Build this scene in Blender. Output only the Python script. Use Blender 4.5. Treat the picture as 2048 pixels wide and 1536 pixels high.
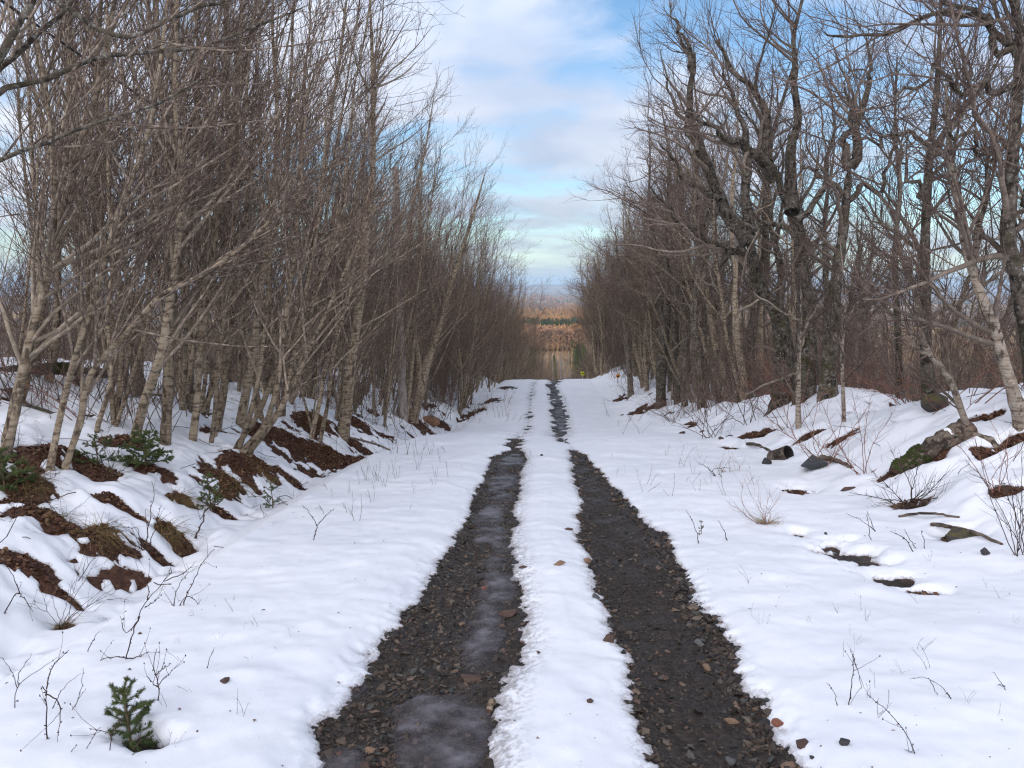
import bpy, math
import numpy as np
from math import radians as rad

sc = bpy.context.scene
for o in list(bpy.data.objects):
    bpy.data.objects.remove(o)
COL = sc.collection

# ------------------------------------------------------------------ camera
CZ = 1.7
F = 1479.0                      # focal length in pixels of a 2048 px wide frame
PITCH = math.atan((768 - 567) / F)
YAW = math.atan((1075 - 1024) / F)
cam_d = bpy.data.cameras.new('camera')
cam_d.sensor_width = 36.0
cam_d.lens = 36.0 * F / 2048
cam_d.clip_start = 0.05
cam_d.clip_end = 60000
cam = bpy.data.objects.new('camera', cam_d)
COL.objects.link(cam)
cam.location = (0, 0, CZ)
cam.rotation_euler = (math.pi / 2 - PITCH, 0, YAW)
sc.camera = cam

# ------------------------------------------------------------------ sky, sun, exposure
SUN_EL, SUN_AZ = rad(11.0), rad(198.0)      # low sun behind the camera; compass from +Y clockwise
w = bpy.data.worlds.new('World')
sc.world = w
w.use_nodes = True
nt = w.node_tree
nt.nodes.clear()
N = nt.nodes.new
out = N('ShaderNodeOutputWorld')
bg = N('ShaderNodeBackground')
bg.inputs['Strength'].default_value = 0.15
sky = N('ShaderNodeTexSky')
sky.sky_type = 'NISHITA'
sky.sun_disc = False
sky.sun_elevation = SUN_EL
sky.sun_rotation = SUN_AZ
sky.altitude = 300
sky.air_density = 1.0
sky.dust_density = 0.0
sky.ozone_density = 3.0
tc = N('ShaderNodeTexCoord')
sep = N('ShaderNodeSeparateXYZ')
nt.links.new(tc.outputs['Generated'], sep.inputs[0])
def wm(op, a, b=None, clamp=False):
    m = N('ShaderNodeMath'); m.operation = op; m.use_clamp = clamp
    for i, v in enumerate((a, b)):
        if v is None: continue
        if isinstance(v, (int, float)): m.inputs[i].default_value = v
        else: nt.links.new(v, m.inputs[i])
    return m.outputs[0]
zz = wm('ADD', wm('MAXIMUM', sep.outputs[2], 0.0), 0.16)
cx = wm('DIVIDE', sep.outputs[0], zz)
cy = wm('DIVIDE', sep.outputs[1], zz)
comb = N('ShaderNodeCombineXYZ')
nt.links.new(cx, comb.inputs[0]); nt.links.new(cy, comb.inputs[1])
def wnoise(scale, det, rough, off):
    mp = N('ShaderNodeMapping'); mp.inputs['Location'].default_value = off
    nt.links.new(comb.outputs[0], mp.inputs[0])
    mp.name = 'cloud_map'
    n = N('ShaderNodeTexNoise'); n.inputs['Scale'].default_value = scale
    n.inputs['Detail'].default_value = det; n.inputs['Roughness'].default_value = rough
    n.inputs['Distortion'].default_value = 0.35
    nt.links.new(mp.outputs[0], n.inputs['Vector'])
    return n.outputs['Fac']
big = wnoise(0.75, 3, 0.5, (-27.788, -4.727, 0))
fine = wnoise(3.2, 5, 0.55, (8.0, 2.0, 0))
cov = wm('ADD', wm('MULTIPLY', big, 1.25), wm('MULTIPLY', fine, 0.55))
ramp = N('ShaderNodeMapRange'); ramp.interpolation_type = 'SMOOTHSTEP'
ramp.inputs['From Min'].default_value = 0.73; ramp.inputs['From Max'].default_value = 1.04
ramp.inputs['To Max'].default_value = 0.92
nt.links.new(cov, ramp.inputs['Value'])
shade = wnoise(1.6, 4, 0.5, (1.0, 7.0, 0))
cr = N('ShaderNodeValToRGB')
cr.color_ramp.elements[0].position = 0.36; cr.color_ramp.elements[0].color = (1.85, 2.12, 2.7, 1)
cr.color_ramp.elements[1].position = 0.64; cr.color_ramp.elements[1].color = (2.8, 2.9, 3.25, 1)
nt.links.new(shade, cr.inputs[0])
mixc = N('ShaderNodeMix'); mixc.data_type = 'RGBA'
nt.links.new(ramp.outputs[0], mixc.inputs['Factor'])
skb = N('ShaderNodeVectorMath'); skb.operation = 'SCALE'; skb.inputs['Scale'].default_value = 0.84
nt.links.new(sky.outputs[0], skb.inputs[0])
nt.links.new(skb.outputs[0], mixc.inputs['A'])
# overcast-style gain overhead, outside the frame, added to brighten the snow: (1 + 2 sin h)
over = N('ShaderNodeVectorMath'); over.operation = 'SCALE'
# added warm cloud glow towards the sun, behind the camera, lifts the ground light
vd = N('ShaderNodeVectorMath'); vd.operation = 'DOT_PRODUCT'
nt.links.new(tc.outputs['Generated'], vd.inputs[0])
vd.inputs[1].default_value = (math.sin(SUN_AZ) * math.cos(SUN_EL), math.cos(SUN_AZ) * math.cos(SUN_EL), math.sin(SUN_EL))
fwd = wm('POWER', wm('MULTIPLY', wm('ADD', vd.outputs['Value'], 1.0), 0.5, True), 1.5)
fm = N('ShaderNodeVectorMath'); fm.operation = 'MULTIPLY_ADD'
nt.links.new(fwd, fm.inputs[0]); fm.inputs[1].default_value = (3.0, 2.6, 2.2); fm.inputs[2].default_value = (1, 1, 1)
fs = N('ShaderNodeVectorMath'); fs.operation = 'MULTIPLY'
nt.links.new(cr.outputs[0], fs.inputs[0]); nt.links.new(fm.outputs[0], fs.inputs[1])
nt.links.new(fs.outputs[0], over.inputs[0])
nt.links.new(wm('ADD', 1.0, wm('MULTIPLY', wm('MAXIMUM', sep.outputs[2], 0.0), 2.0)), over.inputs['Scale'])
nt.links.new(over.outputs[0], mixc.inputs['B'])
# pale haze low over the horizon
hz = wm('POWER', wm('SUBTRACT', 1.0, wm('MULTIPLY', wm('MAXIMUM', sep.outputs[2], 0.0), 7.0), True), 2.0)
mixh = N('ShaderNodeMix'); mixh.data_type = 'RGBA'
nt.links.new(wm('MULTIPLY', hz, 0.85), mixh.inputs['Factor'])
nt.links.new(mixc.outputs['Result'], mixh.inputs['A']); mixh.inputs['B'].default_value = (2.75, 3.25, 3.45, 1)
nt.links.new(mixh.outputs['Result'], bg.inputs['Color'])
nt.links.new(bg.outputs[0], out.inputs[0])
w.cycles.sampling_method = 'MANUAL'
w.cycles.sample_map_resolution = 512

sun_d = bpy.data.lights.new('sun', 'SUN')
sun_d.energy = 4.8
sun_d.angle = rad(0.6)
sun_d.color = (1.0, 0.74, 0.45)
sun = bpy.data.objects.new('sun', sun_d)
COL.objects.link(sun)
# light travels away from the sun position (azimuth SUN_AZ, elevation SUN_EL)
from mathutils import Vector, Matrix, Euler
sdir = Vector((math.sin(SUN_AZ) * math.cos(SUN_EL), math.cos(SUN_AZ) * math.cos(SUN_EL), math.sin(SUN_EL)))
sun.rotation_euler = (-sdir).to_track_quat('-Z', 'Y').to_euler()
sun.location = (0, -50, 60)

sc.view_settings.view_transform = 'Standard'
sc.view_settings.look = 'None'
sc.view_settings.exposure = 0.56
sc.view_settings.gamma = 1.0
cy_ = sc.cycles
cy_.max_bounces = 4
cy_.diffuse_bounces = 2
cy_.glossy_bounces = 2
cy_.transmission_bounces = 2
cy_.volume_bounces = 0
cy_.transparent_max_bounces = 6
cy_.caustics_reflective = False
cy_.caustics_refractive = False
cy_.use_adaptive_sampling = True
cy_.adaptive_threshold = 0.02
cy_.filter_width = 1.2
cy_.use_denoising = True
try:
    cy_.denoiser = 'OPENIMAGEDENOISE'
    cy_.denoising_input_passes = 'RGB_ALBEDO_NORMAL'
    cy_.denoising_prefilter = 'NONE'
except Exception:
    pass

# ------------------------------------------------------------------ helpers
def hsh(ix, iy, seed):
    h = (ix.astype(np.int64) * 374761393 + iy.astype(np.int64) * 668265263 + seed * 974634777) & 0xFFFFFFFF
    h = ((h ^ (h >> 13)) * 1274126177) & 0xFFFFFFFF
    return ((h ^ (h >> 16)) & 0xFFFF) / 65535.0

def vnoise(x, y, seed=0):
    x = np.asarray(x, float); y = np.asarray(y, float)
    x, y = np.broadcast_arrays(x, y)
    ix = np.floor(x); iy = np.floor(y)
    fx = x - ix; fy = y - iy
    fx = fx * fx * fx * (fx * (fx * 6 - 15) + 10); fy = fy * fy * fy * (fy * (fy * 6 - 15) + 10)
    a = hsh(ix, iy, seed); b = hsh(ix + 1, iy, seed); c = hsh(ix, iy + 1, seed); d = hsh(ix + 1, iy + 1, seed)
    return (a + (b - a) * fx) * (1 - fy) + (c + (d - c) * fx) * fy

def fbm(x, y, oct=4, seed=0, gain=0.5):
    """about -1..1"""
    v = 0; a = 1; s = 0
    for i in range(oct):
        v = v + a * (vnoise(x * (2.03 ** i) + 17.3 * i, y * (2.03 ** i) - 9.1 * i, seed + i * 31) * 2 - 1)
        s += a; a *= gain
    return v / s * 1.6

def smooth(a, b, x):
    t = np.clip((x - a) / (b - a), 0, 1)
    return t * t * (3 - 2 * t)

def mk_mesh(name, verts, quads=None, tris=None, mats=(), attrs=None, shade=True, mat_idx=None):
    me = bpy.data.meshes.new(name)
    verts = np.asarray(verts, np.float32).reshape(-1, 3)
    q = np.zeros((0, 4), np.int32) if quads is None else np.asarray(quads, np.int32).reshape(-1, 4)
    t = np.zeros((0, 3), np.int32) if tris is None else np.asarray(tris, np.int32).reshape(-1, 3)
    nl = q.size + t.size; nf = len(q) + len(t)
    me.vertices.add(len(verts)); me.loops.add(nl); me.polygons.add(nf)
    me.vertices.foreach_set('co', verts.ravel())
    me.loops.foreach_set('vertex_index', np.concatenate([q.ravel(), t.ravel()]).astype(np.int32))
    ls = np.concatenate([np.arange(len(q)) * 4, q.size + np.arange(len(t)) * 3]).astype(np.int32)
    me.polygons.foreach_set('loop_start', ls)
    if shade:
        me.polygons.foreach_set('use_smooth', np.ones(nf, bool))
    if mat_idx is not None:
        me.polygons.foreach_set('material_index', np.asarray(mat_idx, np.int32))
    me.update(calc_edges=True)
    for k, v in (attrs or {}).items():
        v = np.asarray(v, np.float32)
        if v.ndim == 1:
            a = me.attributes.new(k, 'FLOAT', 'POINT'); a.data.foreach_set('value', v)
        else:
            a = me.attributes.new(k, 'FLOAT_VECTOR', 'POINT'); a.data.foreach_set('vector', v.ravel())
    for m in (mats if isinstance(mats, (list, tuple)) else [mats]):
        me.materials.append(m)
    return me

def link(name, data, parent=None, loc=None):
    o = bpy.data.objects.new(name, data)
    COL.objects.link(o)
    if parent: o.parent = parent
    if loc is not None: o.location = loc
    return o

def tag(o, label=None, cat=None, group=None, kind=None):
    if label: o['label'] = label
    if cat: o['category'] = cat
    if group: o['group'] = group
    if kind: o['kind'] = kind
    return o

def nrm(v):
    return v / np.maximum(np.linalg.norm(v, axis=-1, keepdims=True), 1e-9)

def tubes(pts, rads, sides):
    """pts (B,n,3) rads (B,n) -> verts, quads, per-vertex radius"""
    B, n = pts.shape[:2]
    tan = np.empty_like(pts)
    tan[:, 1:-1] = pts[:, 2:] - pts[:, :-2]
    tan[:, 0] = pts[:, 1] - pts[:, 0]; tan[:, -1] = pts[:, -1] - pts[:, -2]
    tan = nrm(tan)
    mean = nrm(pts[:, -1] - pts[:, 0])
    ref = np.where((np.abs(mean[:, 2:3]) > 0.75), np.array([[1.0, 0.13, 0]]), np.array([[0.05, 0.1, 1.0]]))[:, None, :]
    u = nrm(np.cross(tan, np.broadcast_to(ref, tan.shape)))
    v = np.cross(tan, u)
    ang = np.arange(sides) * 2 * np.pi / sides
    ring = u[:, :, None, :] * np.cos(ang)[None, None, :, None] + v[:, :, None, :] * np.sin(ang)[None, None, :, None]
    V = pts[:, :, None, :] + ring * rads[:, :, None, None]
    idx = np.arange(B * n * sides).reshape(B, n, sides)
    a = idx[:, :-1]; b = idx[:, 1:]
    q = np.stack([a, np.roll(a, -1, 2), np.roll(b, -1, 2), b], -1).reshape(-1, 4)
    return V.reshape(-1, 3), q, np.repeat(rads.reshape(-1), sides)

class Geo:
    def __init__(s): s.v = []; s.q = []; s.t = []; s.r = []; s.n = 0
    def tube(s, pts, rads, sides):
        if len(pts) == 0: return
        V, q, r = tubes(np.asarray(pts, float), np.asarray(rads, float), sides)
        s.v.append(V); s.q.append(q + s.n); s.r.append(r); s.n += len(V)
    def raw(s, V, q=None, t=None, r=0.01):
        V = np.asarray(V, float).reshape(-1, 3)
        s.v.append(V); s.r.append(np.full(len(V), r) if np.isscalar(r) else r)
        if q is not None: s.q.append(np.asarray(q).reshape(-1, 4) + s.n)
        if t is not None: s.t.append(np.asarray(t).reshape(-1, 3) + s.n)
        s.n += len(V)
    def mesh(s, name, mats, shade=True):
        return mk_mesh(name, np.concatenate(s.v), np.concatenate(s.q) if s.q else None,
                       np.concatenate(s.t) if s.t else None, mats, {'rad': np.concatenate(s.r)}, shade)

# ---- node material helper
def new_mat(name):
    m = bpy.data.materials.new(name); m.use_nodes = True
    t = m.node_tree; t.nodes.clear()
    o = t.nodes.new('ShaderNodeOutputMaterial'); b = t.nodes.new('ShaderNodeBsdfPrincipled')
    t.links.new(b.outputs[0], o.inputs[0])
    return m, t, b, o

class NT:
    def __init__(s, t): s.t = t
    def n(s, ty, **kw):
        x = s.t.nodes.new(ty)
        for k, v in kw.items(): setattr(x, k, v)
        return x
    def set(s, sock, v):
        if isinstance(v, bpy.types.NodeSocket): s.t.links.new(v, sock)
        else: sock.default_value = v
    def math(s, op, a, b=0.0, clamp=False):
        x = s.n('ShaderNodeMath', operation=op, use_clamp=clamp)
        s.set(x.inputs[0], a); s.set(x.inputs[1], b); return x.outputs[0]
    def noise(s, vec, scale, det=4, rough=0.55, dist=0.0, col=False):
        x = s.n('ShaderNodeTexNoise')
        if vec is not None: s.set(x.inputs['Vector'], vec)
        x.inputs['Scale'].default_value = scale; x.inputs['Detail'].default_value = det
        x.inputs['Roughness'].default_value = rough; x.inputs['Distortion'].default_value = dist
        return x.outputs['Color' if col else 'Fac']
    def vor(s, vec, scale, feature='F1', out='Distance'):
        x = s.n('ShaderNodeTexVoronoi', feature=feature)
        if vec is not None: s.set(x.inputs['Vector'], vec)
        x.inputs['Scale'].default_value = scale
        return x.outputs[out]
    def ramp(s, fac, stops):
        x = s.n('ShaderNodeValToRGB'); s.set(x.inputs[0], fac)
        e = x.color_ramp.elements
        while len(e) < len(stops): e.new(0.5)
        for i, (p, c) in enumerate(stops):
            e[i].position = p; e[i].color = (*c, 1) if len(c) == 3 else c
        return x.outputs[0]
    def mix(s, f, a, b, mode='MIX'):
        x = s.n('ShaderNodeMix', data_type='RGBA', blend_type=mode)
        s.set(x.inputs['Factor'], f)
        for k, v in (('A', a), ('B', b)):
            if isinstance(v, tuple) and len(v) == 3: v = (*v, 1)
            s.set(x.inputs[k], v)
        return x.outputs['Result']
    def map(s, v, a, b, c=0.0, d=1.0, sm=False):
        x = s.n('ShaderNodeMapRange')
        if sm: x.interpolation_type = 'SMOOTHSTEP'
        s.set(x.inputs['Value'], v)
        for k, q in zip(('From Min', 'From Max', 'To Min', 'To Max'), (a, b, c, d)): x.inputs[k].default_value = q
        return x.outputs[0]
    def obj(s): return s.n('ShaderNodeTexCoord').outputs['Object']
    def pos(s): return s.n('ShaderNodeNewGeometry').outputs['Position']
    def mapping(s, vec, scale=(1, 1, 1), rot=(0, 0, 0)):
        x = s.n('ShaderNodeMapping'); s.set(x.inputs[0], vec)
        x.inputs['Scale'].default_value = scale; x.inputs['Rotation'].default_value = rot
        return x.outputs[0]
    def attr(s, name, out='Fac'):
        x = s.n('ShaderNodeAttribute', attribute_name=name); return x.outputs[out]
    def bump(s, h, strength=0.5, dist=0.02, normal=None):
        x = s.n('ShaderNodeBump'); x.inputs['Strength'].default_value = strength
        x.inputs['Distance'].default_value = dist; s.set(x.inputs['Height'], h)
        if normal is not None: s.set(x.inputs['Normal'], normal)
        return x.outputs[0]
    def rnd(s): return s.n('ShaderNodeObjectInfo').outputs['Random']

# ------------------------------------------------------------------ terrain functions (world X right, Y along the road)
_T = np.array([(-560, 96), (-420, 88), (-300, 76.5), (-200, 46), (-120, 24), (-60, 8.5), (-25, 1.2), (0, -1.7), (3, -1.95), (6, -2.21), (9, -2.47), (12.3, -2.76), (15, -3.18),
               (20, -4.15), (25, -5.05), (31, -5.66), (39, -5.98), (46, -6.28), (51, -6.62), (56, -7.4), (64, -9.2),
               (80, -12.6), (110, -17.5), (150, -23), (300, -34), (600, -46), (1200, -64), (2500, -92), (5000, -112),
               (10000, -138), (13000, -142), (15500, -60), (19000, -55)])
_yy = np.concatenate([np.linspace(-30, 120, 1501), ])
_zz = np.interp(_yy, _T[:, 0], _T[:, 1])
for _ in range(3):
    k = np.exp(-0.5 * (np.arange(-25, 26) / 9.0) ** 2); k /= k.sum()
    zp = np.pad(_zz, 25, mode='reflect', reflect_type='odd')
    _zz = np.convolve(zp, k, 'valid')
_Y = np.concatenate([_T[_T[:, 0] < -30, 0], _yy, _T[_T[:, 0] > 120, 0]])
_Z = np.concatenate([_T[_T[:, 0] < -30, 1], _zz, _T[_T[:, 0] > 120, 1]])

def road_z(y): return np.interp(y, _Y, _Z) + CZ
def road_c(y): return np.interp(y, [0, 25, 40, 55, 80, 100, 150, 200], [0.1, 0.15, 0.25, 0.7, 2.3, 3.6, 5.6, 7.2])

def base_h(x, y):
    """soil height without patches and tracks"""
    x = np.asarray(x, float); y = np.asarray(y, float)
    u = x - road_c(y)
    near = 1 - smooth(60, 130, y)
    nearb = near * smooth(-40, -12, y)
    wob = 0.35 * fbm(x * 0.45, y * 0.3, 3, 5) * smooth(2.2, 4.0, np.abs(u))
    a = np.where(u < 0, -u, u) + wob
    dvar = 0.75 + 0.5 * vnoise(y * 0.22, 3.3, 11)
    L = np.interp(a, [0, 1.2, 2.7, 3.35, 3.75, 4.6, 5.6, 7.5, 9, 11, 15, 30, 60], [0, 0, -0.05, -0.36, -0.38, 0.22, 0.62, 1.15, 1.42, 1.4, 0.4, -5.0, -12])
    L = np.where(a > 2.7, np.where(L < 0, L * dvar, L * (0.85 + 0.3 * vnoise(y * 0.3, 9.1, 3))), L)
    R = np.interp(a, [0, 1.2, 3.2, 3.9, 4.7, 5.3, 6.0, 7.0, 9, 13, 30, 60], [0, 0, 0.03, 0.2, 0.62, 0.86, 0.9, 0.66, 0.4, -0.6, -6.0, -12])
    R = R * (0.82 + 0.42 * vnoise(y * 0.33, 1.7, 23)) + 0.16 * fbm(x * 0.7, y * 0.6, 3, 41) * smooth(3.4, 5, a)
    h = np.where(u < 0, L, R) * nearb
    lum = smooth(2.9, 3.8, a) * nearb
    h = h + lum * np.where(u < 0, 0.10, 0.06) * fbm(x * 1.1, y * 1.1, 4, 77) + lum * 0.035 * fbm(x * 3.4, y * 3.4, 3, 79) * (np.abs(y) < 60)
    far = smooth(90, 900, y)
    h = h + far * 5.0 * fbm(x * 0.004, y * 0.004, 3, 88) * (1 - smooth(8000, 12000, y))
    h = h + smooth(13000, 15000, y) * 52 * (fbm(x * 0.00022, y * 0.0001, 4, 91) + 0.2)
    side = smooth(60, 400, np.abs(x)) * (1 - smooth(100, 500, np.abs(y)))
    return road_z(y) + h - side * 2

cp, sp = math.cos(PITCH), math.sin(PITCH)
cw, sw = math.cos(YAW), math.sin(YAW)
def ray(px, py):
    rx = (px - 1024) / F; ry = -(py - 768) / F
    f = cp + ry * sp
    zc = -sp + ry * cp
    # camera right / forward in world
    X = rx * cw - f * sw; Y = rx * sw + f * cw
    return X, Y, zc

def at(px, py, y):
    """world point on the ray through a photo pixel at distance y along the road"""
    X, Y, Z = ray(px, py); t = y / Y
    return np.array([X * t, y, CZ + Z * t])

_ts = np.concatenate([np.arange(1.5, 20, 0.02), np.arange(20, 90, 0.08)])
def hit(px, py, hf=None):
    X, Y, Z = ray(px, py)
    h = (hf or base_h)(X * _ts, Y * _ts)
    below = (CZ + Z * _ts) < h + 0.04
    i = int(np.argmax(below)) if below.any() else len(_ts) - 1
    t = _ts[i]
    return X * t, Y * t

# wheel tracks: photo rows -> world edges
def edge(tab):
    p = np.array([hit(x, y) for y, x in tab])
    o = np.argsort(p[:, 1]); return p[o, 1], p[o, 0]
LL = edge([(1536, 630), (1440, 636), (1380, 688), (1300, 727), (1200, 812), (1130, 860), (1060, 915), (1000, 948), (960, 963), (930, 972), (912, 985), (900, 1003), (892, 1030)])
LR = edge([(1536, 985), (1440, 988), (1360, 1015), (1300, 1045), (1200, 1042), (1130, 1036), (1060, 1022), (1000, 1030), (960, 1040), (930, 1046), (912, 1052), (900, 1050), (892, 1034)])
RL = edge([(1536, 1312), (1440, 1290), (1300, 1256), (1200, 1206), (1130, 1180), (1060, 1166), (1000, 1160), (950, 1148), (905, 1139), (893, 1141), (886, 1139), (879, 1112), (868, 1100), (840, 1106), (800, 1103), (770, 1094), (762, 1098)])
RR = edge([(1536, 1600), (1440, 1560), (1360, 1502), (1300, 1464), (1200, 1402), (1130, 1366), (1060, 1320), (1000, 1257), (950, 1206), (920, 1180), (905, 1164), (893, 1150), (886, 1146), (879, 1132), (868, 1140), (840, 1138), (800, 1128), (770, 1112), (762, 1126)])

# bare patches: px, py, half width px, half height px, soil lift (m), kind 0 litter / 1 moss grass / 2 gravel mud
PATCH = [(95, 1038, 100, 24, .06, 0), (205, 1082, 42, 34, .09, 1), (45, 1135, 68, 36, .05, 0), (345, 1068, 42, 24, .07, 1),
         (455, 968, 42, 28, .08, 1), (362, 1002, 26, 13, .05, 0), (505, 935, 52, 34, .08, 0), (570, 888, 70, 36, .08, 0), (640, 905, 55, 20, .05, 0),
         (715, 920, 62, 14, .02, 0), (300, 940, 42, 14, .04, 0), (205, 945, 42, 18, .06, 0), (45, 968, 66, 30, .09, 1),
         (450, 1030, 44, 11, .03, 0), (130, 1190, 34, 10, .02, 0), (125, 1252, 26, 10, .02, 0), (632, 838, 34, 18, .07, 1),
         (715, 850, 30, 16, .03, 0), (100, 905, 40, 22, .05, 0), (276, 1484, 62, 18, -.02, 0), (235, 1003, 58, 13, .04, 0),
         (310, 1105, 62, 9, .0, 0), (250, 880, 34, 14, .03, 0), (590, 962, 30, 10, .03, 0), (830, 838, 34, 9, .03, 0), (700, 882, 40, 9, .03, 0), (880, 842, 18, 6, .02, 0),
         (760, 868, 26, 7, .02, 0), (948, 828, 22, 6, .02, 0), (985, 800, 20, 5, .02, 0), (1015, 775, 22, 4, .02, 0),
         (1690, 1110, 44, 20, -.01, 2), (1790, 1158, 36, 9, -.01, 2), (1845, 1183, 36, 7, -.005, 0), (1598, 1068, 12, 6, -.02, 2),
         (1275, 822, 26, 7, .02, 0), (1240, 800, 16, 4, .02, 0), (1310, 812, 20, 5, .02, 0), (1820, 930, 60, 14, .0, 0), (1905, 1075, 36, 12, .03, 1),
         (2010, 985, 26, 12, .0, 0), (1985, 830, 34, 10, .02, 0), (1820, 1015, 36, 12, .0, 0), (1520, 870, 30, 8, .02, 0), (1600, 985, 26, 8, .0, 0),
         (1460, 895, 18, 5, .0, 0), (1385, 850, 14, 5, .0, 0), (2030, 880, 30, 10, .0, 0), (1685, 875, 30, 7, .0, 0), (1620, 870, 34, 7, .01, 0), (1960, 905, 20, 14, .0, 0)]
PW = []
for (px, py, hw, hh, lift, kd) in PATCH:
    X, Y = hit(px, py)
    x0, y0 = hit(px, py + hh); x1, y1 = hit(px, py - hh)
    ry = min(max((y1 - y0) / 2, hw * Y / F * 0.3), hw * Y / F * 2.2, 1.2)
    PW.append((X, Y, hw * Y / F, ry, lift, kd))

def patch_field(x, y):
    """signed cover: >0 inside a bare patch; lift; kind weights"""
    x = np.asarray(x, float); y = np.asarray(y, float)
    best = np.full(x.shape, -9.0); lift = np.zeros(x.shape)
    moss = np.zeros(x.shape)
    wx = 0.35 * fbm(x * 2.2, y * 2.2, 4, 200); wy = 0.35 * fbm(x * 2.2, y * 2.2, 4, 260)
    fine = 0.62 * fbm(x * 7.5, y * 7.5, 5, 301, 0.7)
    for (X, Y, rx, ry, lf, kd) in PW:
        m = (np.abs(x - X) < rx * 2.6) & (np.abs(y - Y) < ry * 2.6)
        if not m.any(): continue
        dx = (x[m] - X) / rx; dy = (y[m] - Y) / ry
        e = 1 - np.sqrt((dx + wx[m]) ** 2 + (dy + wy[m]) ** 2) + fine[m]
        b = best[m]; best[m] = np.maximum(b, e)
        soft = np.clip(1.3 - np.sqrt(dx ** 2 + dy ** 2), 0, 1); soft = soft * soft * (3 - 2 * soft)
        lift[m] = np.where(np.abs(lf * soft) > np.abs(lift[m]), lf * soft, lift[m])
        if kd == 1: moss[m] = np.maximum(moss[m], soft)
    return best, lift, moss

def track_s(x, y):
    """signed lateral distance outside the wheel tracks (negative inside)"""
    sL = np.maximum(np.interp(y, *LL) - x, x - np.interp(y, *LR))
    endL = np.maximum((y - LL[0][-1] + 0.9) * 0.22 + 0.16 * fbm(x * 5, y * 1.5, 3, 65), 0) * (y > LL[0][-1] - 1.6)
    sL = sL + endL
    sR = np.maximum(np.interp(y, *RL) - x, x - np.interp(y, *RR))
    gap = 0.10 * np.exp(-((y - np.interp(0, [0], [LL[0][-1] + 0.7])) / 0.8) ** 2)
    sR = sR + gap + np.maximum(y - 54, 0) * 0.2
    # faint ghost of the left track further on
    gy = np.array([14, 17, 20, 25, 33, 40, 48, 54]); gx = np.array([-0.45, -0.42, -0.4, -0.36, -0.35, -0.35, -0.2, 0.2])
    ghost = np.abs(x - np.interp(y, gy, gx)) - 0.18 - 0.12 * (y < 19) + 0.32 * vnoise(y * 0.42, 4.4, 61) + 0.1 * fbm(x * 4, y * 2.5, 3, 63) + np.where(y < 12.4, 5, 0)
    return np.minimum(np.minimum(sL, sR), ghost), sL, sR

def soil_h(x, y, full=False):
    s, sL, sR = track_s(x, y)
    pf, lift, moss = patch_field(x, y)
    h = base_h(x, y)
    inn = smooth(0.12, -0.2, s) * (y < 60)
    h = h - 0.03 * inn + 0.012 * fbm(x * 3.5, y * 3.5, 4, 400) * (np.abs(y) < 70) + lift
    h = h + 0.02 * np.clip(fbm(x * 7, y * 7, 3, 420), 0, 1) * (pf > -0.5)
    if full: return h, s, sL, sR, pf, moss
    return h

def snow_t(x, y, s, pf):
    _, sL, sR = track_s(x, y)
    """snow thickness, negative where the snow has melted away"""
    nz = 0.75 * fbm(x * 3.6, y * 3.6, 3, 500, 0.6) + 0.75 * fbm(x * 17.0, y * 17.0, 3, 503, 0.65)
    nz2 = fbm(x * 2.3, y * 1.3, 3, 520)
    farn = smooth(13, 20, y)
    rim = 1 - smooth(0.05, 0.16, np.abs(s))
    sn = s + (0.045 * nz * rim + 0.05 * nz2 * (1 - smooth(.1, .4, np.abs(s)))) * (1 - farn * .3) + farn * (0.04 + 0.24 * fbm(x * 3.2, y * 2.4, 4, 560))
    u = x - road_c(y)
    t0 = 0.075 + 0.012 * fbm(x * 1.3 + 0.5 * y, y * 2.6 - 0.3 * x, 3, 540) + 0.018 * fbm(x * 0.6, y * 0.6, 2, 541)
    strip = (x > (np.interp(y, *LL) + np.interp(y, *LR)) / 2) & (x < (np.interp(y, *RL) + np.interp(y, *RR)) / 2)
    t0 = np.where(strip, 0.8 * t0, t0)
    t = np.where(sn > 0, t0 * (1 - np.exp(-np.maximum(sn, 0) / np.where(strip, 0.2, 0.15))), sn * 0.35)
    t = np.where(t > 0, t * (0.34 + 0.66 * smooth(0.0, 1.1, -pf)), t)
    pe = -pf * 0.22
    t = np.where(pe < t, np.maximum(pe, -0.06), t)
    t = np.minimum(t, np.where(pf > -0.45, t0 * np.clip((-pf) / 0.26, -1, 1), t))
    # scattered thin spots on the ditch bank
    band = smooth(2.9, 3.5, -u) * (1 - smooth(7.5, 11, -u)) * 0.9 + smooth(3.6, 4.4, u) * (1 - smooth(7, 10, u)) * 0.35
    sp_ = fbm(x * 1.9, y * 1.9, 4, 600, 0.6) + 0.35 * fbm(x * 0.5, y * 0.5, 2, 610)
    sp_ = sp_ + 0.30 * fbm(x * 8.0, y * 8.0, 3, 620, 0.65)
    t = t - band * 0.13 * np.clip(sp_ - 0.33, 0, 1) / 0.3
    edgefade = smooth(55, 75, y) * 0.3 + smooth(45, 62, np.abs(x)) * 0.3
    return np.maximum(t, -0.09) - edgefade

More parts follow.
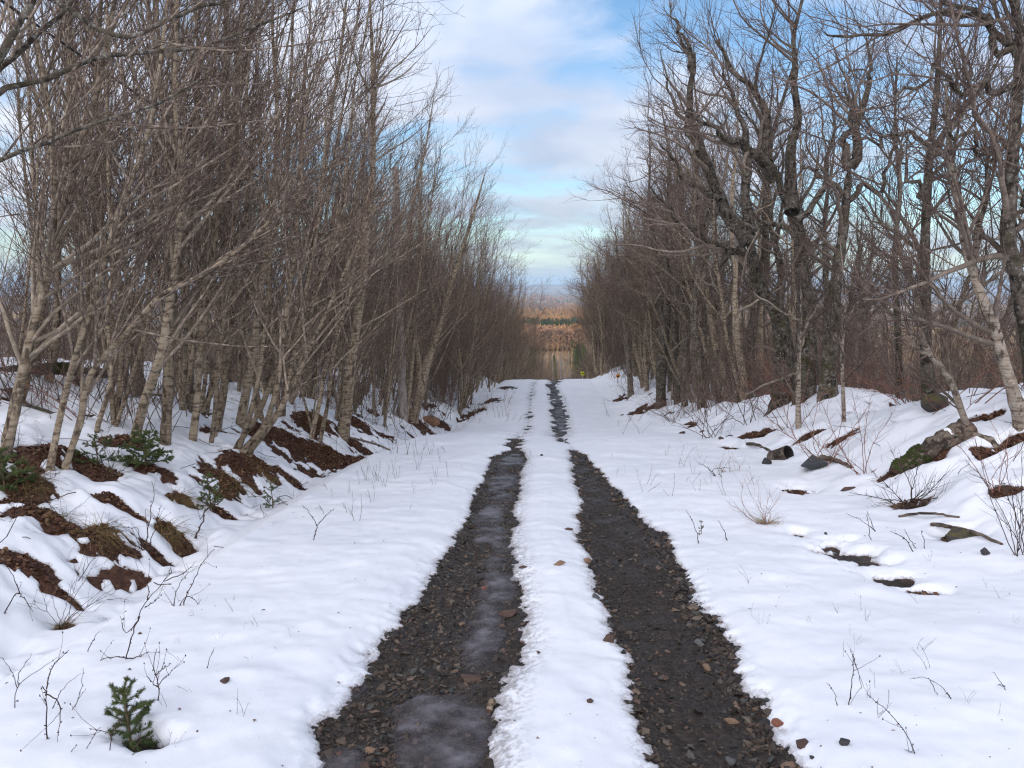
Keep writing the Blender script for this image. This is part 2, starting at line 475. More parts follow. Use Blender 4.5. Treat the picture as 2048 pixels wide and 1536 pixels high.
# ------------------------------------------------------------------ materials
def bark_mat(name, pale, mid, dark, lich=(0.42, 0.42, 0.38), band=26.0, lichen=0.5, moss=0.0):
    m, t, b, o = new_mat(name); g = NT(t)
    ob = g.obj(); r = g.rnd()
    off = g.n('ShaderNodeVectorMath', operation='ADD'); g.set(off.inputs[0], ob)
    cv = g.n('ShaderNodeCombineXYZ'); g.set(cv.inputs[2], g.math('MULTIPLY', r, 40)); g.set(off.inputs[1], cv.outputs[0])
    v = off.outputs[0]
    st = g.mapping(v, (6, 6, band))
    n1 = g.noise(st, 1.0, 4, 0.6)
    n2 = g.noise(v, 5.0, 4, 0.6)
    n3 = g.noise(v, 26.0, 5, 0.65)
    n4 = g.noise(g.mapping(v, (14, 14, 5)), 1.0, 3, 0.6)
    c = g.ramp(n1, [(0.37, dark), (0.45, mid), (0.55, pale), (0.8, pale)])
    c = g.mix(g.map(n2, 0.35, 0.65, 0, 0.55), c, mid)
    c = g.mix(g.map(n3, 0.52, 0.66, 0, lichen), c, lich)
    c = g.mix(g.map(n4, 0.54, 0.64, 0, 0.85), c, dark)
    if moss:
        geo = g.pos(); zz = g.n('ShaderNodeSeparateXYZ'); g.set(zz.inputs[0], ob)
        hz = g.map(zz.outputs[2], 0.0, 4.0, 1.0, 0.35)
        mo = g.math('MULTIPLY', g.map(n2, 0.48, 0.62), g.math('MULTIPLY', hz, moss))
        c = g.mix(mo, c, (0.055, 0.05, 0.018))
    bri = g.map(r, 0, 1, 0.75, 1.2)
    x = g.n('ShaderNodeVectorMath', operation='SCALE'); g.set(x.inputs[0], c); g.set(x.inputs['Scale'], bri)
    g.set(b.inputs['Base Color'], x.outputs[0])
    b.inputs['Roughness'].default_value = 0.9
    b.inputs['Specular IOR Level'].default_value = 0.2
    hh = g.math('ADD', g.math('MULTIPLY', n1, 0.5), n3)
    g.set(b.inputs['Normal'], g.bump(hh, 0.7, 0.015))
    return m

M = {}
M['alder'] = bark_mat('alder_bark', (0.37, 0.295, 0.205), (0.22, 0.165, 0.11), (0.06, 0.043, 0.031), (0.47, 0.43, 0.34))
M['maple'] = bark_mat('maple_bark', (0.16, 0.13, 0.10), (0.085, 0.066, 0.050), (0.024, 0.019, 0.016), (0.36, 0.36, 0.31), band=9.0, lichen=0.7, moss=0.8)
M['birch'] = bark_mat('birch_bark', (0.36, 0.30, 0.235), (0.22, 0.17, 0.125), (0.05, 0.038, 0.03), (0.46, 0.44, 0.38), band=34.0)

def twig_mat(name, thin, thick, tip=0.004, base=0.02):
    m, t, b, o = new_mat(name); g = NT(t)
    rr = g.attr('rad'); r = g.rnd()
    c = g.mix(g.map(rr, tip, base), thin, thick)
    n = g.noise(g.obj(), 14.0, 3, 0.6)
    c = g.mix(g.map(n, 0.48, 0.62, 0, 0.6), c, tuple(x * 1.9 for x in thick))
    n2 = g.noise(g.obj(), 0.7, 2, 0.5)
    x = g.n('ShaderNodeVectorMath', operation='SCALE'); g.set(x.inputs[0], c); g.set(x.inputs['Scale'], g.math('MULTIPLY', g.map(r, 0, 1, 0.75, 1.25), g.map(n2, 0.3, 0.7, 0.75, 1.3)))
    g.set(b.inputs['Base Color'], x.outputs[0]); b.inputs['Roughness'].default_value = 0.85
    b.inputs['Specular IOR Level'].default_value = 0.25
    return m
M['twig_l'] = twig_mat('alder_twigs', (0.112, 0.075, 0.058), (0.25, 0.20, 0.148))
M['twig_r'] = twig_mat('maple_twigs', (0.105, 0.070, 0.056), (0.15, 0.118, 0.092))
M['twig_red'] = twig_mat('red_shrub_stems', (0.20, 0.085, 0.06), (0.20, 0.13, 0.09))
M['twig_dark'] = twig_mat('weed_stems', (0.05, 0.032, 0.026), (0.07, 0.05, 0.038))
M['straw'] = twig_mat('dry_straw', (0.30, 0.23, 0.13), (0.26, 0.19, 0.11))

def ground_mat():
    m, t, b, o = new_mat('ground_soil'); g = NT(t)
    p = g.pos()
    grav = g.attr('gravel'); moss = g.attr('moss'); farz = g.attr('far'); back = g.attr('back')
    n1 = g.noise(p, 3.0, 5, 0.6); n2 = g.noise(p, 22.0, 5, 0.65); n3 = g.noise(p, 90.0, 3, 0.6)
    v = g.vor(p, 55.0, out='Color'); vd = g.vor(p, 55.0)
    gc = g.ramp(n2, [(0.3, (0.011, 0.008, 0.006)), (0.5, (0.026, 0.019, 0.014)), (0.7, (0.055, 0.040, 0.029))])
    sv = g.n('ShaderNodeSeparateColor'); g.set(sv.inputs[0], v)
    gc = g.mix(g.map(sv.outputs[0], 0.55, 1.0, 0, 0.6), gc, (0.085, 0.062, 0.046))
    gc = g.mix(g.map(n1, 0.45, 0.65, 0, 0.5), gc, (0.034, 0.025, 0.020))
    lit = g.ramp(n2, [(0.28, (0.026, 0.012, 0.008)), (0.5, (0.075, 0.033, 0.019)), (0.72, (0.15, 0.075, 0.042))])
    mos = g.ramp(n3, [(0.3, (0.040, 0.030, 0.010)), (0.7, (0.13, 0.095, 0.030))])
    lit = g.mix(g.math('MULTIPLY', moss, g.map(n1, 0.35, 0.6)), lit, mos)
    c = g.mix(grav, lit, gc)
    f1 = g.noise(g.mapping(p, (0.0006, 0.0016, 0)), 1.0, 4, 0.6)
    f2 = g.noise(g.mapping(p, (0.003, 0.006, 0)), 1.0, 5, 0.65)
    fc = g.ramp(f1, [(0.36, (0.035, 0.05, 0.045)), (0.45, (0.16, 0.105, 0.06)), (0.56, (0.34, 0.215, 0.10)), (0.68, (0.24, 0.15, 0.08))])
    fc = g.mix(g.map(f2, 0.5, 0.62, 0, 0.7), fc, (0.05, 0.06, 0.04))
    c = g.mix(farz, c, fc)
    c = g.mix(back, c, g.mix(g.map(n1, 0.4, 0.6), (0.62, 0.62, 0.64), (0.5, 0.48, 0.47)))
    g.set(b.inputs['Base Color'], c)
    wet = g.math('MULTIPLY', grav, g.map(n1, 0.42, 0.62))
    g.set(b.inputs['Roughness'], g.map(wet, 0, 1, 0.88, 0.38))
    b.inputs['Specular IOR Level'].default_value = 0.35
    h = g.math('ADD', g.math('MULTIPLY', vd, -0.5), g.math('ADD', n2, g.math('MULTIPLY', n3, 0.5)))
    g.set(b.inputs['Normal'], g.bump(h, 0.8, 0.012))
    return m

def snow_mat():
    m, t, b, o = new_mat('snow'); g = NT(t)
    p = g.pos()
    th = g.attr('thick'); slush = g.attr('slush')
    nf = g.noise(p, 60.0, 4, 0.65); nm = g.noise(p, 9.0, 4, 0.55); nl = g.noise(p, 1.1, 3, 0.5)
    # sub-grid ragged rim: grains of soil through the thinnest snow
    te = g.math('ADD', th, g.math('MULTIPLY', g.math('SUBTRACT', nf, 0.5), 0.045))
    c = g.mix(g.map(nl, 0.35, 0.65, 0, 1), (0.88, 0.885, 0.90), (0.82, 0.83, 0.86))
    dirty = g.noise(p, 24.0, 5, 0.7)
    c = g.mix(g.math('MULTIPLY', slush, g.map(dirty, 0.45, 0.62)), c, (0.30, 0.27, 0.26))
    thin = g.map(te, 0.0, 0.022, 1, 0, sm=True)
    c = g.mix(g.math('MULTIPLY', thin, 0.75), c, (0.34, 0.30, 0.29))
    fl = g.map(g.vor(p, 34.0), 0.0, 0.028, 1, 0)
    fl = g.math('MULTIPLY', fl, g.map(g.noise(p, 2.3, 2), 0.55, 0.7))
    c = g.mix(g.math('MULTIPLY', fl, 0.8), c, (0.10, 0.06, 0.04))
    g.set(b.inputs['Base Color'], c)
    b.inputs['Roughness'].default_value = 0.65
    b.inputs['Specular IOR Level'].default_value = 0.25
    g.set(b.inputs['Roughness'], g.map(thin, 0, 1, 0.65, 0.35))
    h = g.math('ADD', g.math('MULTIPLY', nm, 0.8), g.math('ADD', g.math('MULTIPLY', nf, 0.22), g.math('MULTIPLY', g.noise(p, 240.0, 3, 0.7), 0.10)))
    g.set(b.inputs['Normal'], g.bump(h, 0.28, 0.014))
    tr = g.n('ShaderNodeBsdfTransparent'); mx = g.n('ShaderNodeMixShader')
    g.set(mx.inputs[0], g.map(te, -0.004, 0.001))
    t.links.new(tr.outputs[0], mx.inputs[1]); t.links.new(b.outputs[0], mx.inputs[2]); t.links.new(mx.outputs[0], o.inputs[0])
    return m

def ice_mat():
    m, t, b, o = new_mat('grey_ice'); g = NT(t); p = g.pos()
    n = g.noise(p, 7.0, 5, 0.6); n2 = g.noise(p, 70.0, 3, 0.6); n3 = g.noise(p, 2.2, 3, 0.5)
    c = g.ramp(n, [(0.3, (0.085, 0.070, 0.070)), (0.5, (0.13, 0.112, 0.115)), (0.74, (0.24, 0.225, 0.24))])
    g.set(b.inputs['Base Color'], c); g.set(b.inputs['Roughness'], g.map(n2, 0.3, 0.7, 0.32, 0.6))
    b.inputs['Specular IOR Level'].default_value = 0.5
    g.set(b.inputs['Normal'], g.bump(g.math('ADD', n, g.math('MULTIPLY', n2, 0.2)), 0.25, 0.012))
    tr = g.n('ShaderNodeBsdfTransparent'); mx = g.n('ShaderNodeMixShader')
    al = g.math('MULTIPLY', g.map(g.attr('depth'), 0.0, 0.028), g.map(g.math('ADD', g.math('MULTIPLY', n3, .6), g.math('MULTIPLY', n, .5)), 0.42, 0.66, 0.25, 0.92))
    g.set(mx.inputs[0], al)
    t.links.new(tr.outputs[0], mx.inputs[1]); t.links.new(b.outputs[0], mx.inputs[2]); t.links.new(mx.outputs[0], o.inputs[0])
    return m

def rock_mat(name, stops, wet=0.0, rough=0.8, scale=9.0, moss=0.0):
    m, t, b, o = new_mat(name); g = NT(t)
    r = g.rnd(); ob = g.obj()
    c = g.ramp(r, stops); n = g.noise(ob, scale, 5, 0.6); n2 = g.noise(ob, scale * 6, 4, 0.6)
    x = g.n('ShaderNodeVectorMath', operation='SCALE'); g.set(x.inputs[0], c); g.set(x.inputs['Scale'], g.map(n, 0.3, 0.7, 0.65, 1.35)); c = x.outputs[0]
    if moss:
        nz = g.n('ShaderNodeSeparateXYZ'); g.set(nz.inputs[0], g.n('ShaderNodeNewGeometry').outputs['Normal'])
        c = g.mix(g.math('MULTIPLY', g.map(nz.outputs[2], 0.1, 0.7), g.map(n, 0.4, 0.6, 0.0, moss)), c, (0.10, 0.085, 0.02))
    g.set(b.inputs['Base Color'], c); b.inputs['Roughness'].default_value = rough
    b.inputs['Specular IOR Level'].default_value = 0.4
    g.set(b.inputs['Normal'], g.bump(g.math('ADD', n, g.math('MULTIPLY', n2, 0.4)), 0.5, 0.01))
    return m

def flat_mat(name, col, rough=0.7, metal=0.0, noise=0.25, scale=20.0):
    m, t, b, o = new_mat(name); g = NT(t)
    n = g.noise(g.obj(), scale, 4, 0.6)
    c = g.mix(g.map(n, 0.3, 0.7), tuple(x * (1 - noise) for x in col), tuple(min(1, x * (1 + noise)) for x in col))
    g.set(b.inputs['Base Color'], c); b.inputs['Roughness'].default_value = rough; b.inputs['Metallic'].default_value = metal
    return m

M['ground'] = ground_mat(); M['snow'] = snow_mat(); M['ice'] = ice_mat()
M['gravel'] = rock_mat('wet_gravel', [(0.0, (0.014, 0.011, 0.009)), (0.35, (0.042, 0.031, 0.023)), (0.6, (0.090, 0.060, 0.038)), (0.75, (0.060, 0.068, 0.062)), (0.9, (0.17, 0.115, 0.075)), (1.0, (0.12, 0.065, 0.045))], rough=0.32)

# ------------------------------------------------------------------ ground sheet, snow, ice
def axis(segs):
    """segs: (start, end, step0, step1) with geometric growth"""
    out_ = []
    for a, b, s0, s1 in segs:
        L = b - a; n = max(2, int(round(L / ((s0 + s1) / 2)))) if abs(s1 - s0) < 1e-9 else max(2, int(round(L * math.log(s1 / s0) / (s1 - s0))))
        if abs(s1 - s0) < 1e-9: t = np.linspace(0, 1, n + 1)
        else:
            r = s1 / s0; t = (r ** np.linspace(0, 1, n + 1) - 1) / (r - 1)
        out_.append(a + L * t[:-1])
    return np.concatenate(out_ + [np.array([segs[-1][1]])])

def mirror(a): return np.concatenate([-a[::-1][:-1], a])

def grid_mesh(xs, ys):
    X, Y = np.meshgrid(xs, ys)
    n, m = X.shape
    idx = np.arange(n * m).reshape(n, m)
    q = np.stack([idx[:-1, :-1], idx[:-1, 1:], idx[1:, 1:], idx[1:, :-1]], -1).reshape(-1, 4)
    return X, Y, q

# ground: one sheet from behind the camera to the horizon
gx = mirror(axis([(0, 6.5, 0.05, 0.07), (6.5, 60, 0.09, 3.0), (60, 15400, 4.0, 1500)]))
gy = axis([(-560, -8, 40, 1.0), (-8, 1.5, 0.4, 0.06), (1.5, 16, 0.035, 0.10), (16, 70, 0.10, 0.8), (70, 18800, 1.2, 600)])
X, Y, q = grid_mesh(gx, gy)
H, s, sL, sR, pf, moss = soil_h(X, Y, True)
u = np.abs(X - road_c(Y))
grav = (1 - smooth(1.9, 2.6, u)) * (1 - smooth(52, 58, Y))
for (pX, pY, rx, ry, lf, kd) in PW:
    if kd == 2: grav = np.maximum(grav, 1 - smooth(0.8, 1.5, np.hypot((X - pX) / rx, (Y - pY) / ry)))
farz = smooth(70, 260, Y)
back = 1 - smooth(-14, -6, Y)
me = mk_mesh('ground', np.stack([X, Y, H], -1), q, mats=M['ground'],
             attrs={'gravel': grav.ravel(), 'moss': moss.ravel(), 'far': farz.ravel(), 'back': back.ravel()})
tag(link('ground', me), 'rutted gravel road bed, leaf littered ditch and hillside falling to the valley', kind='structure')

xs = np.concatenate([axis([(-62, -9, 2.2, 0.16), (-9, -3.2, 0.10, 0.035), (-3.2, -1.5, 0.035, 0.022)])[:-1], axis([(-1.5, 1.8, 0.017, 0.017)])[:-1],
                     axis([(1.8, 3.2, 0.022, 0.05), (3.2, 9, 0.05, 0.14), (9, 62, 0.16, 2.2)])])
ys = axis([(-9, 1.5, 0.5, 0.05), (1.5, 5.5, 0.02, 0.026), (5.5, 16, 0.026, 0.075), (16, 75, 0.085, 0.55)])
X, Y, q = grid_mesh(xs, ys)
H, s, sL, sR, pf, moss = soil_h(X, Y, True)
T = snow_t(X, Y, s, pf)
# slushy, grainy rim on the icy side of the left track
slush = smooth(0.22, 0.0, np.abs(np.where((X < 0.25) & (Y < 14), X - np.interp(Y, *LR), 9))) * 0.9
slush = np.maximum(slush, 0.8 * smooth(0.3, 0.0, s) * smooth(14, 18, Y))
# the snow sags softly over the micro relief of the soil
me = mk_mesh('snow_cover', np.stack([X, Y, H + T], -1), q, mats=M['snow'], attrs={'thick': T.ravel(), 'slush': slush.ravel()})
tag(link('snow_cover', me), 'thin old snow lying over road, ditch and banks', kind='structure')

def ice_sheet(x0, x1, y0, y1, blobs, step, label):
    xs = np.arange(x0, x1, step); ys = np.arange(y0, y1, step * 1.4)
    X, Y, q = grid_mesh(xs, ys)
    H = soil_h(X, Y)
    Hs = base_h(X, Y) - 0.03
    f = np.full(X.shape, -1.0)
    for (bx, by, rx, ry) in blobs:
        f = np.maximum(f, 1 - np.hypot((X - bx) / rx, (Y - by) / ry))
    f = f + 0.55 * fbm(X * 3.0, Y * 2.2, 5, 707, .6)
    Z = Hs + np.clip(f, -0.6, 0.35) * 0.055 + 0.004
    me = mk_mesh('ice', np.stack([X, Y, Z], -1), q, mats=M['ice'], attrs={'depth': (Z - H).ravel()})
    tag(link('ice', me), label, kind='structure')

def blob(px, py, wpx, hpx):
    X, Y = hit(px, py); _, ya = hit(px, py + hpx); _, yb = hit(px, py - hpx)
    return (X, Y, wpx * Y / F, max((yb - ya) / 2, 0.1))
ice_sheet(-1.3, 0.2, 2.0, 14.5, [blob(660, 1515, 90, 60), blob(890, 1450, 130, 110), blob(960, 1280, 70, 70), blob(1000, 1170, 55, 60), blob(700, 1350, 50, 40), blob(840, 1400, 90, 40),
                                  blob(1005, 1085, 35, 50), blob(990, 1010, 42, 45), blob(1005, 955, 45, 30), blob(1020, 915, 45, 16)], 0.03, 'smooth grey ice frozen in the left wheel rut')
ice_sheet(-1.0, 1.6, 12.5, 54, [blob(1055, 868, 26, 8), blob(1115, 880, 30, 7), blob(1125, 850, 16, 14), blob(1120, 825, 14, 14), blob(1064, 808, 8, 10), blob(1112, 795, 10, 12)], 0.08, 'dull grey ice in the far stretch of the wheel ruts')

# ------------------------------------------------------------------ trees
def resample(p, n):
    p = np.asarray(p, float)
    # Catmull-Rom then uniform arc length
    P = np.vstack([2 * p[0] - p[1], p, 2 * p[-1] - p[-2]])
    o = []
    for i in range(1, len(P) - 2):
        t = np.linspace(0, 1, 9)[:-1, None]
        a, b, c, d = P[i - 1], P[i], P[i + 1], P[i + 2]
        o.append(0.5 * ((2 * b) + (c - a) * t + (2 * a - 5 * b + 4 * c - d) * t ** 2 + (3 * b - a - 3 * c + d) * t ** 3))
    o = np.vstack(o + [P[-2][None]])
    L = np.concatenate([[0], np.cumsum(np.linalg.norm(np.diff(o, axis=0), axis=1))])
    tt = np.linspace(0, L[-1], n)
    return np.stack([np.interp(tt, L, o[:, k]) for k in range(3)], -1)

def grow(rng, P, D, L, R, n, wig, bias, tip=0.3):
    B = len(P)
    pts = np.empty((B, n + 1, 3)); pts[:, 0] = P
    d = D.copy()
    for i in range(n):
        d = nrm(d + rng.normal(0, wig, (B, 3)) + np.asarray(bias) / n)
        pts[:, i + 1] = pts[:, i] + d * (L / n)[:, None]
    t = np.linspace(0, 1, n + 1)
    rads = R[:, None] * (1 - (1 - tip) * t[None])
    return pts, rads

def spawn(rng, par, cnt, t0, t1, ang, angsd, lr, rr, rcap, n, wig, bias, dbias=(0, 0, 0), taper=0.6, tip=0.35, minr=0.002):
    pts, rads = par
    B, m = pts.shape[:2]
    plen = np.linalg.norm(np.diff(pts, axis=1), axis=2).sum(1)
    idx = rng.choice(B, cnt, p=plen / plen.sum())
    t = t0 + (t1 - t0) * rng.random(cnt) ** 0.85
    f = t * (m - 1); i = np.minimum(f.astype(int), m - 2); g = (f - i)[:, None]
    P = pts[idx, i] * (1 - g) + pts[idx, i + 1] * g
    tan = nrm(pts[idx, i + 1] - pts[idx, i])
    r = rads[idx, i] * (1 - g[:, 0]) + rads[idx, i + 1] * g[:, 0]
    v = nrm(np.cross(tan, rng.normal(0, 1, (cnt, 3))))
    # prefer the side towards dbias
    v = nrm(v + np.asarray(dbias))
    a = rng.normal(ang, angsd, cnt)[:, None]
    D = nrm(np.cos(a) * tan + np.sin(a) * v)
    L = (lr[0] + (lr[1] - lr[0]) * rng.random(cnt)) * (1 - taper * t)
    R = np.clip(r * rr, minr, rcap)
    return grow(rng, P, D, L, R, n, wig, bias, tip)

def cat(*ps):
    n = max(p[0].shape[1] for p in ps)
    P, R = [], []
    for p, r in ps:
        if p.shape[1] != n:
            t = np.linspace(0, p.shape[1] - 1, n); i = np.minimum(t.astype(int), p.shape[1] - 2); g = t - i
            r = r[:, i] * (1 - g) + r[:, i + 1] * g
            p = p[:, i] * (1 - g)[None, :, None] + p[:, i + 1] * g[None, :, None]
        P.append(p); R.append(r)
    return np.concatenate(P), np.concatenate(R)

def stem_rad(n, r0, r1, flare=0.5, rng=None):
    t = np.linspace(0, 1, n)
    r = r1 + (r0 - r1) * (1 - t) ** 0.9
    r = r * (1 + flare * np.exp(-t / 0.035))
    if rng is not None: r = r * (1 + 0.07 * rng.normal(0, 1, n))
    r[-1] = min(r[-1], 0.002); r[-2] *= 0.8
    return r

STYLE = {
 'alder': dict(bark='alder', cap1=0.024, twig='twig_l', n1=30, l1=(1.0, 3.6), a1=0.66, b1=(0.2, 0, 0.5), d1=(0.45, 0, 0.1), w1=0.07,
               n2=180, l2=(0.4, 1.4), n3=480, l3=(0.2, 0.6), t0=0.17, up=0.28, dark=0),
 'maple': dict(bark='maple', twig='twig_r', n1=28, l1=(1.0, 3.2), a1=0.95, b1=(-0.08, 0, 0.45), d1=(-0.25, 0, 0.05), w1=0.15,
               n2=220, l2=(0.4, 1.35), n3=850, l3=(0.2, 0.6), t0=0.22, up=0.25, dark=0),
 'alder_dark': None,
 'birch': dict(bark='birch', twig='twig_r', n1=26, l1=(0.6, 2.2), a1=0.75, b1=(-0.1, 0, 0.4), d1=(-0.25, 0, 0.1), w1=0.1,
               n2=200, l2=(0.3, 0.9), n3=700, l3=(0.15, 0.4), t0=0.25, up=0.2, dark=0),
}

STYLE['alder_dark'] = dict(STYLE['alder'], bark='maple')
def tree_geo(rng, style, stems, limbs=(), k=1.0, kw=None):
    """stems, limbs: (pts(n,3), rads(n)); returns stem Geos, limb Geos, crown Geo"""
    S = dict(STYLE[style]); S.update(kw or {})
    SG, LG = [], []
    for p, r in stems:
        g = Geo(); g.tube(p[None], r[None], 9); SG.append(g)
    for p, r in limbs:
        g = Geo(); g.tube(p[None], r[None], 7); LG.append(g)
    st = cat(*[(p[None], r[None]) for p, r in stems])
    src = st if not limbs else cat(st, *[(p[None], r[None]) for p, r in limbs])
    n1 = int(S['n1'] * k * max(1, len(stems) * 0.6))
    b1 = spawn(rng, src, n1, S['t0'], 0.98, S['a1'], 0.22, S['l1'], 0.55, S.get('cap1', 0.045), 9, S['w1'], S['b1'], S['d1'], 0.55, 0.22)
    b2 = spawn(rng, cat(b1, src) if not limbs else cat(b1, src), int(S['n2'] * k * max(1, len(stems) * 0.6)), 0.25, 0.99, 0.68, 0.2, S['l2'], 0.6, 0.011 * S.get('thin', 1), 5, 0.09, (S['b1'][0] * 0.5, 0, S['up']), (0, 0, 0.25), 0.45, 0.4, 0.0042 * S.get('thin', 1))
    b3 = spawn(rng, b2, int(S['n3'] * k * max(1, len(stems) * 0.6)), 0.12, 0.99, 0.62, 0.2, S['l3'], 0.7, 0.0045 * S.get('thin', 1), 2, 0.10, (0, 0, S['up'] * 0.6), (0, 0, 0.15), 0.4, 0.6, 0.0031 * S.get('thin', 1))
    C = Geo()
    C.tube(*b1, 5); C.tube(*b2, 3); C.tube(*b3, 3)
    return SG, LG, C

TREES = 0
def make_tree(name, label, cat_, group, loc, SG, LG, C, style, stemname='trunk'):
    S = STYLE[style]
    root = link(name, None, loc=loc); root.empty_display_size = 0.3
    tag(root, label, cat_, group)
    for i, g in enumerate(SG):
        link(stemname, g.mesh(stemname, M[S['bark']]), root)
    for g in LG:
        link('limb', g.mesh('limb', M[S['bark']]), root)
    if C is not None: link('crown', C.mesh('crown', M[S['twig']]), root)
    return root

def copy_thing(root, loc, rz=0.0, sc_=1.0, tilt=(0, 0), label=None, group=None):
    r = root.copy(); COL.objects.link(r)
    r.location = loc; r.rotation_euler = (tilt[0], tilt[1], rz); r.scale = (sc_, sc_, sc_ * 1.0)
    if label: r['label'] = label
    if group: r['group'] = group
    for ch in root.children:
        c = ch.copy(); COL.objects.link(c); c.parent = r
        for g in ch.children:
            d = g.copy(); COL.objects.link(d); d.parent = c
    return r

def auto_stems(rng, h, r0, k, lean, wob, spread, n=26, curve=0.8):
    out_ = []
    for i in range(k):
        hh = h * (1 if i == 0 else rng.uniform(0.72, 0.98)); rr = r0 * (1 if i == 0 else rng.uniform(0.6, 0.9))
        az = rng.uniform(0, 6.283); sp_ = spread * rng.uniform(0.5, 1.2) if k > 1 else 0
        p = np.array([rng.uniform(-.12, .12) * (k > 1), rng.uniform(-.12, .12) * (k > 1), -0.25])
        d = np.array([lean * curve + sp_ * math.cos(az), sp_ * math.sin(az), 1.0])
        pts = [p]; m = 14
        for j in range(m):
            dd = d.copy(); f = 1 - 0.75 * j / m
            dd[:2] = dd[:2] * f + rng.normal(0, wob, 2)
            dd[0] += lean * 0.12
            dd /= np.linalg.norm(dd)
            p = p + dd * hh / m; pts.append(p)
        out_.append((resample(pts, n), stem_rad(n, rr, 0.006, 0.35, rng)))
    return out_

# ---- prototypes
rng = np.random.default_rng(7)
ALD = []   # (SG, LG, C, style)
for i, (h, r0, k) in enumerate([(10.5, .066, 1), (9.0, .052, 1), (11.5, .078, 1), (10, .058, 2), (9.2, .05, 3), (10.5, .055, 4), (8.0, .042, 2), (11, .064, 2)]):
    st = auto_stems(rng, h, r0, k, rng.uniform(0.05, 0.22), 0.05, 0.2)
    ALD.append(tree_geo(rng, 'alder', st, k=1.0))
MAP = []
for i, (h, r0) in enumerate([(11, .17), (10, .13), (12, .2), (9.5, .11), (11, .15)]):
    st = auto_stems(rng, h, r0, 1 if i % 2 == 0 else 2, rng.uniform(-.15, .1), 0.10, 0.22)
    base = cat(*[(p[None], r[None]) for p, r in st])
    lm = spawn(rng, base, 7, 0.3, 0.8, 0.8, 0.15, (2.5, 4.2), 0.6, 0.09, 12, 0.16, (-0.1, 0, 0.7), (-0.3, 0, 0.2), 0.4, 0.15)
    limbs = [(resample(lm[0][j], 14), np.interp(np.linspace(0, 1, 14), np.linspace(0, 1, 13), lm[1][j])) for j in range(7)]
    MAP.append(tree_geo(rng, 'maple', st, limbs, k=1.0))
BIR = []
for i, (h, r0) in enumerate([(8, .05), (9.5, .06), (7, .04)]):
    BIR.append(tree_geo(rng, 'birch', auto_stems(rng, h, r0, 1 + (i == 1), rng.uniform(-.1, .1), 0.05, .15), k=1.0))

def proto_root(name, label, cat_, group, geo, style, loc, rz, sc_, tilt):
    r = make_tree(name, label, cat_, group, loc, geo[0], geo[1], geo[2], style, 'stem' if len(geo[0]) > 1 else 'trunk')
    r.rotation_euler = (tilt[0], tilt[1], rz); r.scale = (sc_,) * 3
    return r

PROTO = {}
def place(name, style, kind, i, x, y, label, cat_, group, rz, sc_, tilt=(0, 0)):
    z = float(soil_h(np.array([x]), np.array([y]))[0])
    key = (kind, i)
    if key not in PROTO:
        geo = {'A': ALD, 'M': MAP, 'B': BIR}[kind][i]
        r = proto_root(name, label, cat_, group, geo, style, (x, y, z), rz, sc_, tilt)
        PROTO[key] = r
    else:
        r = copy_thing(PROTO[key], (x, y, z), rz, sc_, tilt, label, group)
        r.name = name; r['category'] = cat_
    return r

# ---- trees traced one by one: stems as photo-pixel paths at their real distance
def hero(name, style, label, cat_, stems, limbs=(), group=None, k=1.0, seed=1, kw=None, yj=0.25, Y0=None, taper_tip=0.012):
    rng = np.random.default_rng(seed)
    bx, by = hit(stems[0][0][0][0], stems[0][0][0][1])
    if Y0 is not None: by = Y0
    b0 = at(stems[0][0][0][0], stems[0][0][0][1], by)
    gz = float(soil_h(np.array([b0[0]]), np.array([by]))[0])
    base = np.array([b0[0], by, gz])
    ST = []
    for path, w in stems:
        off = 0; P = []
        for j, (px, py) in enumerate(path):
            P.append(at(px, py, by + off)); off += rng.normal(0, yj) * 0.5
        P = np.array(P)
        if path is stems[0][0] or True:
            d0 = P[0].copy(); d0[2] = min(gz - 0.2, P[0][2] - 0.2)
            P = np.vstack([d0[None], P]) if P[0][2] > gz - 0.05 or True else P
        ST.append((resample(P, 30) - base, stem_rad(30, w * by / F / 2 * (.84 if style == 'alder' else 1), taper_tip, 0.35, rng)))
    LM = []
    for path, w in limbs:
        off = rng.normal(0, 0.1); P = []
        sgn = rng.choice([-1, 1])
        for j, (px, py) in enumerate(path):
            P.append(at(px, py, by + off)); off += sgn * yj * rng.uniform(0.1, 0.9)
        P = np.array(P); P[0] = at(*path[0], by)
        Q = resample(P, 18); jt = rng.normal(0, 1, (18, 3)); jt = (jt + np.roll(jt, 1, 0)) * .5; jt[0] = 0; Q = Q + jt * (.055 if style == 'maple' else .012)
        LM.append((Q - base, stem_rad(18, w * by / F / 2, 0.01, 0.1, rng)))
    SG, LG, C = tree_geo(rng, style, ST, LM, k * (.78 if style.startswith('alder') else 1.0), dict({'thin': .70 if style.startswith('alder') else .78}, **(kw or {})))
    return make_tree(name, label, cat_, group, base, SG, LG, C, style, 'stem' if len(ST) > 1 else 'trunk')

HL = 'traced alders on the left bank'
hero('alder_tree', 'alder', 'pale grey alder leaning right at the left edge, thickest there', 'tree', [([(12, 905), (35, 790), (70, 640), (95, 520), (130, 400), (190, 200), (230, 0), (260, -150)], 27)], seed=11)
hero('alder_tree', 'alder', 'mottled alder stem cut by the left edge, curving up behind the first', 'tree', [([(-8, 960), (25, 860), (55, 700), (100, 520), (108, 380), (95, 200), (60, 0), (50, -150)], 22)], seed=12)
hero('alder_tree', 'alder', 'thin upright alder rising from the mossy mound at far left', 'tree', [([(100, 940), (128, 800), (160, 680), (200, 560), (240, 420), (300, 250), (330, 50), (350, -120)], 17)], seed=13)
hero('alder_tree', 'alder', 'slim pale alder bent far over to the right from far left', 'tree', [([(128, 945), (160, 846), (182, 748), (255, 664), (328, 587), (401, 551), (500, 480), (600, 380)], 17)], seed=14, k=0.8)
